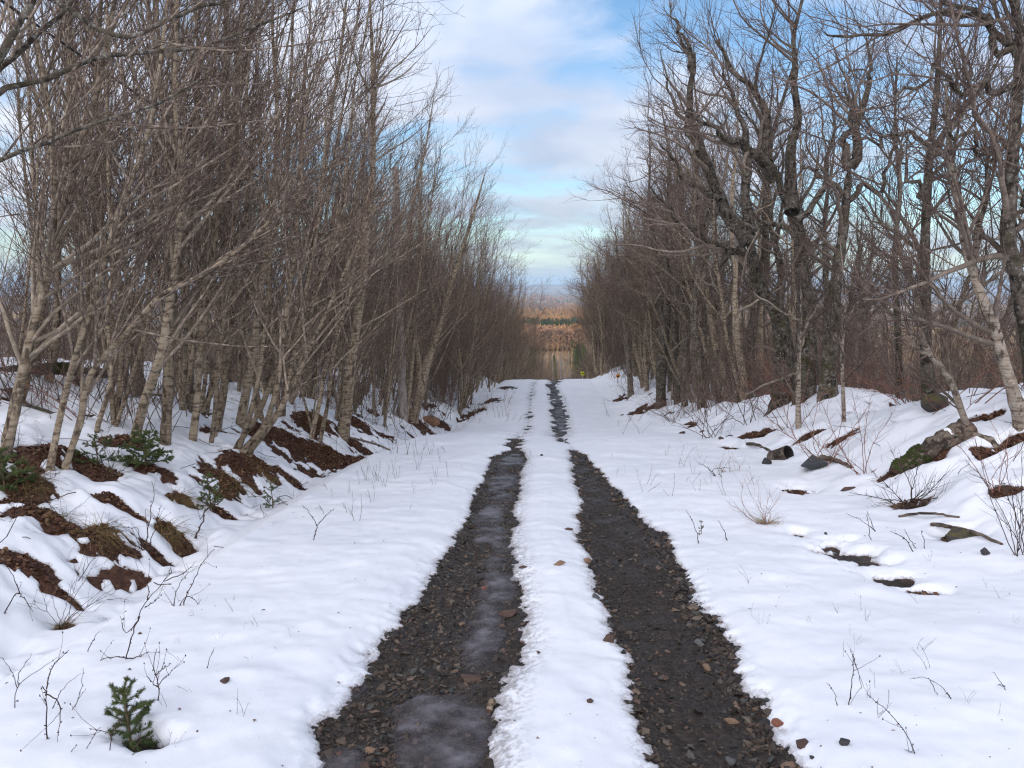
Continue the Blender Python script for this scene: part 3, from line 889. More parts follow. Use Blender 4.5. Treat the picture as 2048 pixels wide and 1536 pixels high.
hero('alder_tree', 'alder', 'banded alder just left of the straightest pale trunk', 'tree', [([(270, 880), (290, 800), (325, 700), (340, 600), (357, 480), (362, 350), (350, 200), (355, 0), (360, -150)], 24)], seed=15)
hero('alder_tree', 'alder', 'straightest pale banded alder above the spreading little spruce', 'tree', [([(330, 893), (335, 800), (338, 700), (342, 560), (346, 440), (350, 300), (346, 150), (340, -80)], 27)], seed=16)
hero('alder_tree', 'alder', 'fan of five alder stems from one leafy mound at the ditch', 'tree',
     [([(470, 900), (515, 830), (545, 760), (590, 680), (625, 600), (670, 480), (700, 330)], 15), ([(482, 905), (530, 850), (556, 760), (570, 640), (590, 500), (600, 350), (620, 150)], 15),
      ([(500, 905), (548, 840), (600, 740), (645, 640), (700, 520), (760, 390)], 14), ([(478, 898), (500, 830), (520, 740), (535, 600), (540, 440), (530, 250)], 14), ([(490, 902), (560, 815), (580, 740), (600, 640), (640, 420), (655, 200)], 11)], seed=17, k=0.7)
hero('alder_tree', 'alder', 'tall pale alder standing alone at the ditch, leaf litter round its foot', 'tree', [([(685, 868), (693, 820), (700, 740), (715, 640), (725, 560), (735, 450), (745, 350), (746, 200), (742, 50), (735, -60)], 27)], seed=18)
hero('alder_tree', 'alder', 'dark mossy alder clump just left of the reddish boulder', 'tree', [([(825, 838), (840, 790), (850, 740), (880, 650), (905, 560), (940, 450), (975, 330)], 24), ([(828, 836), (838, 780), (835, 700), (815, 600), (820, 450), (850, 300), (870, 180)], 15), ([(830, 838), (852, 760), (868, 660), (865, 560), (890, 400)], 12)], seed=19, k=0.8)
hero('alder_tree', 'alder', 'slender alder on the open snow slope at left', 'tree', [([(193, 862), (215, 790), (224, 740), (215, 620), (235, 480), (260, 300), (240, 100)], 12)], seed=20, k=0.8)
hero('alder_tree', 'alder', 'alder with ladder-like dark bands right of the straightest trunk', 'tree', [([(385, 882), (395, 800), (400, 700), (420, 560), (440, 420), (470, 250), (480, 80), (490, -100)], 18)], seed=21)
hero('alder_tree', 'alder', 'dark blotched alder behind the fan of five stems', 'tree', [([(435, 858), (450, 760), (441, 640), (450, 500), (460, 350), (450, 150), (455, -60)], 18)], seed=22)
hero('alder_tree', 'alder', 'thick alder with a broad foot deep behind the fanned clump', 'tree', [([(480, 852), (500, 740), (520, 600), (540, 430), (555, 250), (545, 60), (550, -100)], 22)], seed=23)
hero('alder_tree', 'alder', 'pair of slim alder stems between fanned clump and lone tall alder', 'tree', [([(622, 880), (640, 800), (650, 740), (690, 620), (720, 480), (745, 340)], 12), ([(640, 882), (655, 810), (665, 720), (690, 560), (735, 400)], 11)], seed=24, k=0.7)
# near alder standing just outside the frame, its limbs crossing the top left corner
hero('alder_tree', 'alder_dark', 'near alder whose heavy limbs cross the top left corner', 'tree', [([(-190, 1040), (-170, 700), (-130, 400), (-60, 240), (30, 60), (120, -80)], 44)],
     [([(-60, 235), (0, 182), (73, 164), (146, 135), (233, 109), (328, 102), (394, 95), (474, 62), (547, 40), (620, 8)], 13), ([(-90, 300), (-30, 160), (60, 85), (150, 2), (210, -60)], 17), ([(90, -10), (233, 73), (328, 44), (394, 25), (456, 0), (540, -40)], 11),
      ([(-140, 420), (-20, 330), (80, 290), (180, 250), (300, 215), (420, 150)], 9)], seed=25, k=0.75, Y0=6.0)

hero('old_maple', 'maple', 'stout gnarled maple on right bank, lowest fork bending left over road', 'tree', [([(1567, 812), (1567, 719), (1556, 628), (1515, 570), (1507, 515), (1495, 470)], 56)],
     [([(1500, 485), (1457, 430), (1421, 346), (1392, 303), (1381, 200), (1388, 120), (1370, 98), (1350, 40)], 30), ([(1497, 470), (1490, 400), (1500, 340), (1487, 260), (1460, 180), (1440, 100)], 24), ([(1510, 520), (1450, 500), (1390, 470), (1330, 410), (1290, 370)], 18),
      ([(1392, 303), (1370, 250), (1345, 200), (1325, 130)], 12), ([(1440, 400), (1390, 370), (1345, 320), (1310, 270)], 12), ([(1388, 150), (1370, 90), (1350, 50), (1335, 10)], 9)], seed=31, k=1.35, taper_tip=0.06)
hero('old_maple', 'maple', 'tallest gnarled maple on right bank with three climbing limbs', 'tree', [([(1608, 800), (1612, 700), (1610, 591), (1603, 547), (1600, 474), (1581, 419), (1552, 357)], 50)],
     [([(1552, 357), (1527, 321), (1501, 299), (1457, 273), (1421, 252), (1380, 230)], 26), ([(1535, 330), (1523, 300), (1527, 237), (1519, 204), (1487, 160), (1450, 109), (1421, 60)], 22), ([(1583, 425), (1582, 365), (1587, 273), (1603, 237), (1585, 182), (1586, 91), (1581, 66), (1603, 10), (1610, -60)], 26),
      ([(1600, 474), (1560, 450), (1500, 455), (1440, 440)], 14), ([(1590, 440), (1640, 380), (1660, 300), (1680, 200)], 14)], seed=32, k=1.35, taper_tip=0.06)
hero('old_maple', 'maple', 'dark maple with a wishbone fork right of the tallest maple', 'tree', [([(1655, 792), (1660, 700), (1672, 560), (1685, 470), (1692, 400), (1700, 330)], 36)],
     [([(1700, 335), (1684, 305), (1690, 270), (1702, 240), (1690, 160)], 20), ([(1700, 335), (1716, 300), (1712, 240), (1740, 170), (1750, 60)], 20), ([(1690, 405), (1660, 370), (1640, 350), (1600, 330)], 12), ([(1690, 405), (1722, 370), (1750, 385), (1772, 340), (1790, 250)], 12)], seed=33, k=1.1, taper_tip=0.05)
hero('maple_tree', 'maple', 'straight dark maple trunk with lichen in the right wood', 'tree', [([(1858, 802), (1852, 700), (1850, 600), (1850, 480), (1855, 380), (1860, 300), (1872, 200), (1880, 60), (1885, -60)], 27)], [([(1852, 400), (1825, 370), (1805, 330), (1790, 250)], 10), ([(1856, 320), (1900, 280), (1930, 200), (1950, 120)], 11), ([(1862, 290), (1820, 270), (1760, 280), (1700, 300)], 10)], seed=34)
hero('maple_tree', 'maple', 'slim grey maple between the wishbone fork and the straight dark trunk', 'tree', [([(1800, 800), (1795, 650), (1790, 500), (1800, 380), (1790, 250), (1795, 100)], 16)], seed=35, k=0.8)
hero('birch_tree', 'birch', 'speckled birch leaning left from the right edge of the bank', 'tree', [([(2040, 848), (2025, 780), (2000, 700), (1985, 640), (1965, 600), (1945, 540), (1930, 490), (1922, 420), (1900, 300), (1890, 150)], 28)], [([(1945, 540), (1960, 450), (1975, 380), (1970, 280)], 12)], seed=36)
hero('old_maple', 'maple', 'rugged maple at the right edge with long limbs reaching left above', 'tree', [([(2075, 850), (2058, 700), (2035, 560), (2014, 475), (2020, 400), (2030, 255), (2040, 90), (2028, 0), (2010, -140)], 34)],
     [([(2035, 110), (1985, 60), (1950, 15), (1900, 0), (1840, -30)], 15), ([(2040, 80), (1960, 45), (1870, 40), (1800, 60), (1720, 70), (1640, 60)], 13), ([(2030, 165), (1990, 172), (1940, 175), (1880, 150), (1800, 190)], 13), ([(2030, 250), (1985, 300), (1930, 280), (1860, 260)], 10), ([(2016, 470), (2060, 380), (2090, 280)], 14)], seed=37, k=1.2, taper_tip=0.03)
hero('birch_tree', 'birch', 'crooked young birch growing over the fallen log at right', 'tree', [([(1990, 886), (1945, 868), (1920, 815), (1905, 770), (1880, 730), (1855, 700), (1838, 650), (1832, 590), (1810, 500)], 18)], [([(1905, 770), (1870, 720), (1830, 690), (1815, 640)], 9)], seed=38, k=0.5)
hero('birch_tree', 'birch', 'small pale birch alone on the snowy right bank', 'tree', [([(1597, 860), (1596, 800), (1598, 720), (1602, 620), (1600, 560)], 13)], [([(1598, 745), (1540, 765), (1490, 790)], 5), ([(1600, 700), (1615, 650), (1640, 600)], 5), ([(1598, 640), (1560, 620), (1500, 580)], 4)], seed=39, k=0.35, taper_tip=0.008)
hero('birch_tree', 'birch', 'thin grey birch sapling on top of the snow hump at right', 'tree', [([(1688, 846), (1686, 780), (1684, 700), (1690, 600), (1680, 480)], 9)], seed=40, k=0.35, taper_tip=0.006)
hero('maple_tree', 'maple', 'dark maple with snow at its foot, far along the right bank', 'tree', [([(1322, 815), (1322, 760), (1326, 690), (1335, 600), (1330, 480), (1340, 330), (1320, 200)], 22)], seed=41, k=1.0)
hero('birch_tree', 'birch', 'pale trunk left of the dark maple far along right bank', 'tree', [([(1262, 792), (1258, 730), (1250, 660), (1240, 560), (1230, 450)], 13)], seed=42, k=0.9)
hero('maple_tree', 'maple', 'slim dark maple close right of the maple with snowy foot', 'tree', [([(1370, 815), (1366, 750), (1372, 650), (1360, 520), (1368, 350)], 13)], seed=43, k=0.9)

# ---- rows and woods: individuals copied from the prototypes
rng = np.random.default_rng(21)
used = [np.array(o.location[:2]) for o in bpy.data.objects if o.parent is None and o.type == 'EMPTY']
def free(x, y, dmin):
    return all((x - u_[0]) ** 2 + (y - u_[1]) ** 2 > dmin * dmin for u_ in used)
def row(n, yr, ar, side, kinds, name, style, label, group, dmin=0.7, power=1.0, cs=1.0, tries=40, rzr=0.5, flip=False):
    for _ in range(n):
        for _t in range(tries):
            y = yr[0] + (yr[1] - yr[0]) * rng.random() ** power
            a = ar[0] + (ar[1] - ar[0]) * rng.random()
            pxe = 1075 + (float(road_c(y)) + side * a) / y * F
            if (1200 < pxe < 1280 and y < 49) or (772 < pxe < 828 and y < 25): continue
            x = float(road_c(y)) + side * a
            if free(x, y, dmin): break
        else: continue
        used.append(np.array([x, y]))
        kd, i = kinds[rng.integers(len(kinds))]
        sh = (1 - (0.2 if side < 0 else 0.12) * float(smooth(18, 46, y))) * (1 - 0.35 * float(smooth(80, 130, y)))
        rz = rng.uniform(-rzr, rzr) + (math.pi if flip else 0)
        place(name, style, kd, i, x, y, label(kd, i, x, y) if callable(label) else label, 'tree', group, rz, sh * cs * rng.uniform(0.8, 1.15), (rng.normal(0, .07), rng.normal(0.0 if side < 0 else 0.02, .085)))
A = lambda *i: [('A', j) for j in i]
Mp = lambda *i: [('M', j) for j in i]
Bp = lambda *i: [('B', j) for j in i]
FORM = {('A', 0): 'single-trunked', ('A', 1): 'slim single-trunked', ('A', 2): 'tall straight', ('A', 3): 'twin-stemmed', ('A', 4): 'three-stemmed', ('A', 5): 'four-stemmed', ('A', 6): 'low twin-stemmed', ('A', 7): 'tall twin-stemmed',
        ('M', 0): 'broad dark', ('M', 1): 'forked dark', ('M', 2): 'big heavy-limbed', ('M', 3): 'slim forked', ('M', 4): 'wide-crowned', ('B', 0): 'thin pale', ('B', 1): 'pale double-stemmed', ('B', 2): 'short pale'}
def zone_l(y): return 'nearest the camera' if y < 12 else 'before the utility pole' if y < 23 else 'just past the utility pole' if y < 36 else 'close to the crest'
def zone_r(y): return 'behind the gnarled maples' if y < 22 else 'opposite the utility pole' if y < 36 else 'by the orange trail sign'
def zone_f(y): return 'just past the crest' if y < 85 else 'further down past the crest' if y < 125 else 'far down by the sunlit poles'
row(98, (10, 58), (4.7, 7.4), -1, A(0, 1, 2, 3, 4, 5, 6, 7), 'alder_tree', 'alder', lambda k, i, x, y: f'{FORM[k, i]} bare alder in the left ditch row {zone_l(y)}', 'alder row along the left ditch', 0.45, 0.9, cs=0.93)
row(46, (9, 42), (4.6, 8), -1, A(4, 5, 6), 'alder_sapling', 'alder', lambda k, i, x, y: f'thin young {FORM[k, i]} alder sapling along the left ditch {zone_l(y)}', 'alder saplings along the left ditch', 0.4, 0.9, cs=0.66)
row(16, (31, 44), (3.7, 5.2), -1, A(0, 1, 3, 4, 5, 6), 'alder_tree', 'alder', lambda k, i, x, y: f'{FORM[k, i]} alder standing forward at the far left ditch edge', 'front alders at the far left ditch', 0.5, 1.0, cs=1.02)
row(30, (43, 62), (3.0, 4.8), -1, A(0, 1, 3, 4, 5, 6), 'alder_tree', 'alder', lambda k, i, x, y: f'{FORM[k, i]} alder at the left road edge on the crest', 'alders on the crest', 0.45, 1.0, cs=0.95)
row(46, (11, 58), (7.4, 20), -1, A(0, 1, 2, 3, 5, 7) + Mp(1, 3), 'wood_tree', 'alder', lambda k, i, x, y: f'{FORM[k, i]} tree deep in the left wood, {zone_l(y)}', 'trees in the left wood', 0.9, 0.8)
row(30, (34, 62), (3.9, 5.4), 1, Mp(1, 3, 4), 'maple_tree', 'maple', lambda k, i, x, y: f'{FORM[k, i]} road-side tree reaching over the far right snow, {zone_r(y)}', 'front trees of the far right bank', 0.7, 1.0, rzr=0.4, cs=1.05)
row(58, (20, 60), (4.8, 7.8), 1, Mp(0, 1, 3, 4, 0, 1, 3, 4) + Bp(0,), 'maple_tree', 'maple', lambda k, i, x, y: f'{FORM[k, i]} bare tree on the right bank {zone_r(y)}', 'tree row along the right bank', 0.75, 0.9, rzr=0.45)
row(64, (11, 60), (8.5, 24), 1, Mp(0, 1, 2, 3, 4, 1, 3) + Bp(0,), 'wood_tree', 'maple', lambda k, i, x, y: f'{FORM[k, i]} tree deep in the right wood, {zone_r(y)}', 'trees in the right wood', 1.0, 0.8, rzr=3.1)
row(90, (60, 190), (2.9, 7), -1, A(0, 1, 2, 3, 5, 7), 'alder_tree', 'alder', lambda k, i, x, y: f'{FORM[k, i]} bare tree left of the road {zone_f(y)}', 'trees left of the road past the crest', 0.9, 1.2, cs=1.1)
row(80, (62, 190), (3.2, 8), 1, Mp(0, 1, 3, 4) + Bp(1,), 'maple_tree', 'maple', lambda k, i, x, y: f'{FORM[k, i]} bare tree right of the road {zone_f(y)}', 'trees right of the road past the crest', 0.9, 1.2, rzr=0.8, cs=1.1)

row(20, (125, 185), (-3.0, 3.0), 1, A(0, 2, 7) + Mp(4,), 'alder_tree', 'alder', 'golden bare tree closing the view where the road drops away', 'golden trees at the end of the road', 1.5, 1.0, rzr=3.1)

# ------------------------------------------------------------------ scattered stuff by geometry nodes
def scatter(name, pts, rots, scales, idx, protos, label, kind='stuff'):
    """one object: instances of the proto meshes on points"""
    me = bpy.data.meshes.new(name)
    me.vertices.add(len(pts)); me.vertices.foreach_set('co', np.asarray(pts, np.float32).ravel())
    for k, v, ty, f in (('rot', rots, 'FLOAT_VECTOR', 'vector'), ('scl', scales, 'FLOAT_VECTOR', 'vector')):
        at_ = me.attributes.new(k, ty, 'POINT'); at_.data.foreach_set(f, np.asarray(v, np.float32).ravel())
    at_ = me.attributes.new('pick', 'INT', 'POINT'); at_.data.foreach_set('value', np.asarray(idx, np.int32))
    me.update()
    coll = bpy.data.collections.new(name + '_kinds')
    for i, pm in enumerate(protos):
        coll.objects.link(bpy.data.objects.new('%s_kind_%02d' % (name, i), pm))
    o = link(name, me)
    g = bpy.data.node_groups.new(name + '_scatter', 'GeometryNodeTree')
    g.interface.new_socket('Geometry', in_out='INPUT', socket_type='NodeSocketGeometry')
    g.interface.new_socket('Geometry', in_out='OUTPUT', socket_type='NodeSocketGeometry')
    gi = g.nodes.new('NodeGroupInput'); go = g.nodes.new('NodeGroupOutput')
    ci = g.nodes.new('GeometryNodeCollectionInfo'); ci.inputs['Collection'].default_value = coll
    ci.inputs['Separate Children'].default_value = True; ci.inputs['Reset Children'].default_value = True
    ip = g.nodes.new('GeometryNodeInstanceOnPoints'); ip.inputs['Pick Instance'].default_value = True
    def na(nm, ty):
        n = g.nodes.new('GeometryNodeInputNamedAttribute'); n.data_type = ty; n.inputs['Name'].default_value = nm
        return n.outputs['Attribute']
    g.links.new(gi.outputs[0], ip.inputs['Points']); g.links.new(ci.outputs[0], ip.inputs['Instance'])
    g.links.new(na('pick', 'INT'), ip.inputs['Instance Index'])
    e2r = g.nodes.new('FunctionNodeEulerToRotation'); g.links.new(na('rot', 'FLOAT_VECTOR'), e2r.inputs[0])
    g.links.new(e2r.outputs[0], ip.inputs['Rotation']); g.links.new(na('scl', 'FLOAT_VECTOR'), ip.inputs['Scale'])
    g.links.new(ip.outputs[0], go.inputs[0])
    md = o.modifiers.new('scatter', 'NODES'); md.node_group = g
    tag(o, label, kind=kind)
    return o

import bmesh
def hull_mesh(name, rng, npt, mat, flat=(1, 1, 1), pw=0.5, bev=0.0, sub=False):
    bm = bmesh.new()
    v = rng.normal(0, 1, (npt, 3)); v = nrm(v) * (1 - pw * 0.5 + pw * 0.5 * rng.random((npt, 1))) * np.array(flat)
    for p in v: bm.verts.new(p)
    r = bmesh.ops.convex_hull(bm, input=bm.verts)
    bmesh.ops.delete(bm, geom=[e for e in r['geom_interior'] if isinstance(e, bmesh.types.BMVert)], context='VERTS')
    if bev: bmesh.ops.bevel(bm, geom=bm.edges[:], offset=bev, segments=2, affect='EDGES', profile=0.5, clamp_overlap=True)
    me = bpy.data.meshes.new(name); bm.to_mesh(me); bm.free()
    me.materials.append(mat)
    if bev:
        me.polygons.foreach_set('use_smooth', np.ones(len(me.polygons), bool))
    return me

rng = np.random.default_rng(33)
# ---- woods further back (one mass)
n = 420
side = rng.choice([-1, 1], n); yy = 14 + 120 * rng.random(n) ** 0.8; a_ = np.where(rng.random(n) < 0.6, rng.uniform(24, 38, n), rng.uniform(38, 58, n))
xx = road_c(yy) + side * a_
zz_ = soil_h(xx, yy)
def joined(geo, style, nm):
    S = STYLE[style]; g = Geo()
    V = np.concatenate([np.concatenate(k.v) for k in geo[0] + geo[1] + [geo[2]]])
    q = []; off = 0; r = []; mi = []
    for j, k in enumerate(geo[0] + geo[1] + [geo[2]]):
        kq = np.concatenate(k.q); q.append(kq + off); off += k.n; r.append(np.concatenate(k.r))
        mi.append(np.full(len(kq), 1 if j == len(geo[0]) + len(geo[1]) else 0))
    return mk_mesh(nm, V, np.concatenate(q), mats=[M[S['bark']], M[S['twig']]], attrs={'rad': np.concatenate(r)}, mat_idx=np.concatenate(mi))
jm = [joined(ALD[0], 'alder', 'w0'), joined(ALD[3], 'alder', 'w1'), joined(MAP[1], 'maple', 'w2'), joined(MAP[3], 'maple', 'w3')]
scatter('background_wood', np.stack([xx, yy, zz_], -1), np.stack([rng.normal(0, .04, n), rng.normal(0, .04, n), rng.uniform(0, 6.28, n)], -1),
        np.repeat(rng.uniform(0.7, 0.95, n)[:, None], 3, 1), np.where(side < 0, rng.integers(0, 2, n), rng.integers(2, 4, n)), jm, 'dense bare wood receding on both sides beyond the nearer trees')

# undergrowth: thin upright suckers between the trunks, one brown mass
def sucker_mesh(nm, seed):
    r_ = np.random.default_rng(seed); k = 14
    P = np.stack([r_.normal(0, .5, k), r_.normal(0, .5, k), np.full(k, -.1)], -1)
    D = nrm(np.stack([r_.normal(0, .35, k), r_.normal(0, .35, k), np.ones(k)], -1))
    b0 = grow(r_, P, D, r_.uniform(1.4, 4.2, k), r_.uniform(.006, .014, k), 7, .08, (0, 0, .1), .3)
    b1 = spawn(r_, b0, 110, .15, .98, .7, .2, (.3, 1.3), .6, .006, 4, .1, (0, 0, .25), (0, 0, .1), .5, .4, .0032)
    b2 = spawn(r_, b1, 380, .1, .98, .65, .2, (.15, .5), .7, .004, 2, .1, (0, 0, .1), (0, 0, .1), .4, .5, .0028)
    g = Geo(); g.tube(*b0, 4); g.tube(*b1, 3); g.tube(*b2, 3)
    return g.mesh(nm, M['twig_r'] if seed % 2 else M['twig_l'])
n = 940
side = rng.choice([-1, 1], n); yy = 8 + 75 * rng.random(n) ** 0.95
a_ = np.where(side < 0, 5.4 + 18 * rng.random(n) ** 1.3, 6.0 + 18 * rng.random(n) ** 1.2); a_ = np.where(yy > 20, a_ - 1.2, a_)
xx = road_c(yy) + side * a_
sm = [sucker_mesh('s%d' % i, 50 + i) for i in range(6)]
scatter('undergrowth', np.stack([xx, yy, soil_h(xx, yy)], -1), np.stack([np.zeros(n), np.zeros(n), rng.uniform(0, 6.28, n)], -1),
        np.repeat((rng.uniform(0.5, 1.0, n) * np.where(side > 0, 1.2, 1.0))[:, None], 3, 1), rng.integers(0, 6, n), sm, 'tangled brown undergrowth filling the woods between the trunks')

# ---- gravel in the ruts
GP = [hull_mesh('gravel%d' % i, rng, 10, M['gravel'], (1, rng.uniform(.65, 1), rng.uniform(.4, .75)), .6) for i in range(12)]
def rut_points(n, y0, y1, power):
    yy = y0 + (y1 - y0) * rng.random(n) ** power
    l = rng.random(n) < 0.5
    lo = np.where(l, np.interp(yy, *LL), np.interp(yy, *RL)) - 0.08; hi = np.where(l, np.interp(yy, *LR), np.interp(yy, *RR)) + 0.08
    xx = lo + (hi - lo) * rng.random(n)
    f = (xx - lo) / (hi - lo)
    keep = np.where(l, rng.random(n) < 1.0 - 0.62 * smooth(0.55, 0.9, f), rng.random(n) < 0.25 + 0.75 * smooth(0.16, 0.42, np.abs(f - 0.45)))
    return xx[keep], yy[keep], f[keep], l[keep]
xx, yy, ff, ll = rut_points(46000, 1.9, 15.5, 2.0)
h, s_, _, _, pf_, _ = soil_h(xx, yy, True)
t_ = snow_t(xx, yy, s_, pf_)
ok = t_ < 0.004
xx, yy, h, ff, ll = xx[ok], yy[ok], h[ok], ff[ok], ll[ok]
sz = np.clip(np.exp(rng.normal(math.log(0.0095), 0.58, len(xx))), 0.004, 0.036)
sz = np.where((~ll) & (ff > 0.72), sz * 1.35, sz)
scatter('gravel', np.stack([xx, yy, h + sz * 0.12], -1), np.stack([rng.normal(0, .35, len(xx)), rng.normal(0, .35, len(xx)), rng.uniform(0, 6.28, len(xx))], -1),
        sz[:, None] * rng.uniform(.8, 1.25, (len(xx), 3)), rng.integers(0, 12, len(xx)), GP, 'dark wet gravel lying in both wheel ruts')

# ---- fallen leaves on the bare patches
M['leaf'] = rock_mat('dead_leaves', [(0.0, (0.055, 0.022, 0.013)), (0.4, (0.11, 0.045, 0.024)), (0.7, (0.17, 0.08, 0.042)), (0.9, (0.26, 0.16, 0.09)), (1.0, (0.06, 0.035, 0.022))], rough=0.75, scale=30)
def leaf_mesh(i):
    t = np.linspace(0, 1, 5); wdt = np.array([0.05, .42, .5, .32, 0.0]); c = rng.uniform(.1, .5)
    mid = np.stack([t - .5, 0 * t, c * 0.5 * np.sin(t * 3.1) * rng.choice([-1, 1])], -1)
    V = []
    for k in range(5):
        V += [mid[k] + [0, -wdt[k] * .6, wdt[k] * c], mid[k], mid[k] + [0, wdt[k] * .6, wdt[k] * c * .8]]
    q = []
    for k in range(4):
        for j in (0, 1): q.append((3 * k + j, 3 * k + j + 1, 3 * k + j + 4, 3 * k + j + 3))
    return mk_mesh('leaf%d' % i, V, q, mats=M['leaf'], shade=False)
LP = [leaf_mesh(i) for i in range(5)]
P = []
for (pX, pY, rx, ry, lf, kd) in PW:
    if kd == 2 : continue
    n = int(min(3200, 6500 * rx * ry * (1.0 if pY < 20 else .4)))
    P.append(np.stack([pX + rng.normal(0, rx * .75, n), pY + rng.normal(0, ry * .75, n)], -1))
n = 9000; yq = 6 + 30 * rng.random(n) ** 1.2
P.append(np.stack([road_c(yq) - rng.uniform(3.0, 7.5, n), yq], -1))
P = np.concatenate(P)
h, s_, _, _, pf_, _ = soil_h(P[:, 0], P[:, 1], True)
ok = (snow_t(P[:, 0], P[:, 1], s_, pf_) < 0.006) & (np.abs(P[:, 0]) > 2.4)
P = P[ok]; h = h[ok]; n = len(P)
scatter('leaf_litter', np.column_stack([P, h + 0.008]), np.stack([rng.normal(0, .5, n), rng.normal(0, .5, n), rng.uniform(0, 6.28, n)], -1),
        np.repeat(rng.uniform(.025, .06, n)[:, None], 3, 1), rng.integers(0, 5, n), LP, 'rust brown dead leaves on the bare ground patches')

# ---- fallen twigs strewn over the banks
def twig_bit(i):
    g = Geo(); L = rng.uniform(.25, .7); b = grow(rng, np.array([[-L / 2, 0, .004]]), np.array([[1., .1, .05]]), np.array([L]), np.array([.0042]), 6, .14, (0, 0, -.05), .4)
    g.tube(*b, 4); g.tube(*spawn(rng, b, 4, .3, .9, .7, .2, (.08, .25), .7, .003, 3, .1, (0, 0, .0), (0, 0, .1), .3, .5, .0015), 3)
    return g.mesh('twig%d' % i, M['twig_dark'])
TB = [twig_bit(i) for i in range(6)]
n = 1150; sd = np.where(rng.random(n) < .68, -1, 1); yq = 5 + 40 * rng.random(n) ** 1.5
xq = road_c(yq) + sd * np.where(sd < 0, rng.uniform(3.0, 8.5, n), rng.uniform(3.9, 8, n))
h, s_, _, _, pf_, _ = soil_h(xq, yq, True); zq = h + np.maximum(snow_t(xq, yq, s_, pf_), 0)
scatter('fallen_twigs', np.stack([xq, yq, zq + .004], -1), np.stack([rng.normal(0, .25, n), rng.normal(-.05, .25, n), rng.uniform(0, 6.28, n)], -1), np.repeat(rng.uniform(.4, 1.3, n)[:, None], 3, 1), rng.integers(0, 6, n), TB,
        'dark fallen twigs and debris strewn over the snowy banks')

# ---- tangled brush on the banks
def brush_mesh(i):
    k = 9; g = Geo(); a = rng.uniform(0, 6.28, k)
    P = np.stack([rng.normal(0, .1, k), rng.normal(0, .1, k), np.full(k, -.05)], -1)
    D = nrm(np.stack([np.cos(a) * .9, np.sin(a) * .9, rng.uniform(.5, 1.5, k)], -1))
    b0 = grow(rng, P, D, rng.uniform(.6, 1.7, k), rng.uniform(.0035, .007, k), 9, .10, (0, 0, -.35), .35)
    b1 = spawn(rng, b0, 46, .2, .97, .7, .25, (.15, .6), .6, .0035, 4, .12, (0, 0, .2), (0, 0, .1), .4, .5, .0018)
    b2 = spawn(rng, b1, 70, .2, .97, .6, .25, (.06, .25), .7, .002, 2, .1, (0, 0, .1), (0, 0, .1), .4, .6, .0014)
    g.tube(*b0, 4); g.tube(*b1, 3); g.tube(*b2, 3)
    return g.mesh('brush%d' % i, M['twig_red'] if i % 2 else M['twig_r'])
BM = [brush_mesh(i) for i in range(6)]
n = 150; sd = np.where(rng.random(n) < .62, 1, -1); yq = 8.5 + 42 * rng.random(n) ** 1.2
xq = road_c(yq) + sd * np.where(sd > 0, rng.uniform(4.2, 7.5, n), rng.uniform(5.0, 9, n))
scatter('bank_brush', np.stack([xq, yq, soil_h(xq, yq)], -1), np.stack([np.zeros(n), np.zeros(n), rng.uniform(0, 6.28, n)], -1), np.repeat(rng.uniform(.5, 1.15, n)[:, None], 3, 1), rng.integers(0, 6, n), BM,
        'tangle of thin reddish brush on both snowy banks')
n = 1500; yq = 2.3 + 22 * rng.random(n) ** 1.8; xq = rng.uniform(-3.2, 4.2, n)
h, s_, _, _, pf_, _ = soil_h(xq, yq, True); tq = snow_t(xq, yq, s_, pf_); ok = (tq > .01) & (vnoise(xq * .8, yq * .8, 71) + .35 * rng.random(n) > .55)
xq, yq, zq = xq[ok], yq[ok], (h + tq)[ok]; n = len(xq)
scatter('snow_debris', np.stack([xq, yq, zq + .001], -1), np.stack([rng.normal(0, .4, n), rng.normal(0, .4, n), rng.uniform(0, 6.28, n)], -1), np.repeat(np.clip(rng.lognormal(math.log(.009), .5, n), .004, .03)[:, None], 3, 1), rng.integers(0, 5, n), LP,
        'tiny dark bits of leaf and bark strewn on the snow')

# ------------------------------------------------------------------ single things on the snow
def S_top(px, py):
    """snow or soil surface point under a photo pixel"""
    x, y = hit(px, py); xa, ya = np.array([x]), np.array([y])
    h, s_, _, _, pf_, _ = soil_h(xa, ya, True); t_ = snow_t(xa, ya, s_, pf_)
    return np.array([x, y, float(h[0] + max(t_[0], 0))])

STONE = {
 'brown': rock_mat('brown_stone', [(0, (0.075, 0.045, 0.034)), (1, (0.10, 0.06, 0.045))], rough=.75),
 'tan': rock_mat('tan_stone', [(0, (0.21, 0.135, 0.085)), (1, (0.26, 0.16, 0.10))], rough=.75),
 'grey': rock_mat('grey_stone', [(0, (0.085, 0.085, 0.082)), (1, (0.12, 0.115, 0.11))], rough=.6),
 'dark': rock_mat('dark_stone', [(0, (0.035, 0.033, 0.033)), (1, (0.05, 0.047, 0.046))], rough=.6),
 'red': rock_mat('red_stone', [(0, (0.20, 0.075, 0.045)), (1, (0.24, 0.09, 0.055))], rough=.7),
 'boulder': rock_mat('reddish_boulder', [(0, (0.23, 0.125, 0.08)), (1, (0.23, 0.125, 0.08))], rough=.85, scale=3.5),
 'moss': rock_mat('mossy_rock', [(0, (0.06, 0.05, 0.045)), (1, (0.06, 0.05, 0.045))], rough=.9, scale=3.0, moss=1.0),
 'slab': rock_mat('slate_slab', [(0, (0.065, 0.068, 0.072)), (1, (0.065, 0.068, 0.072))], rough=.7, scale=2.5)}
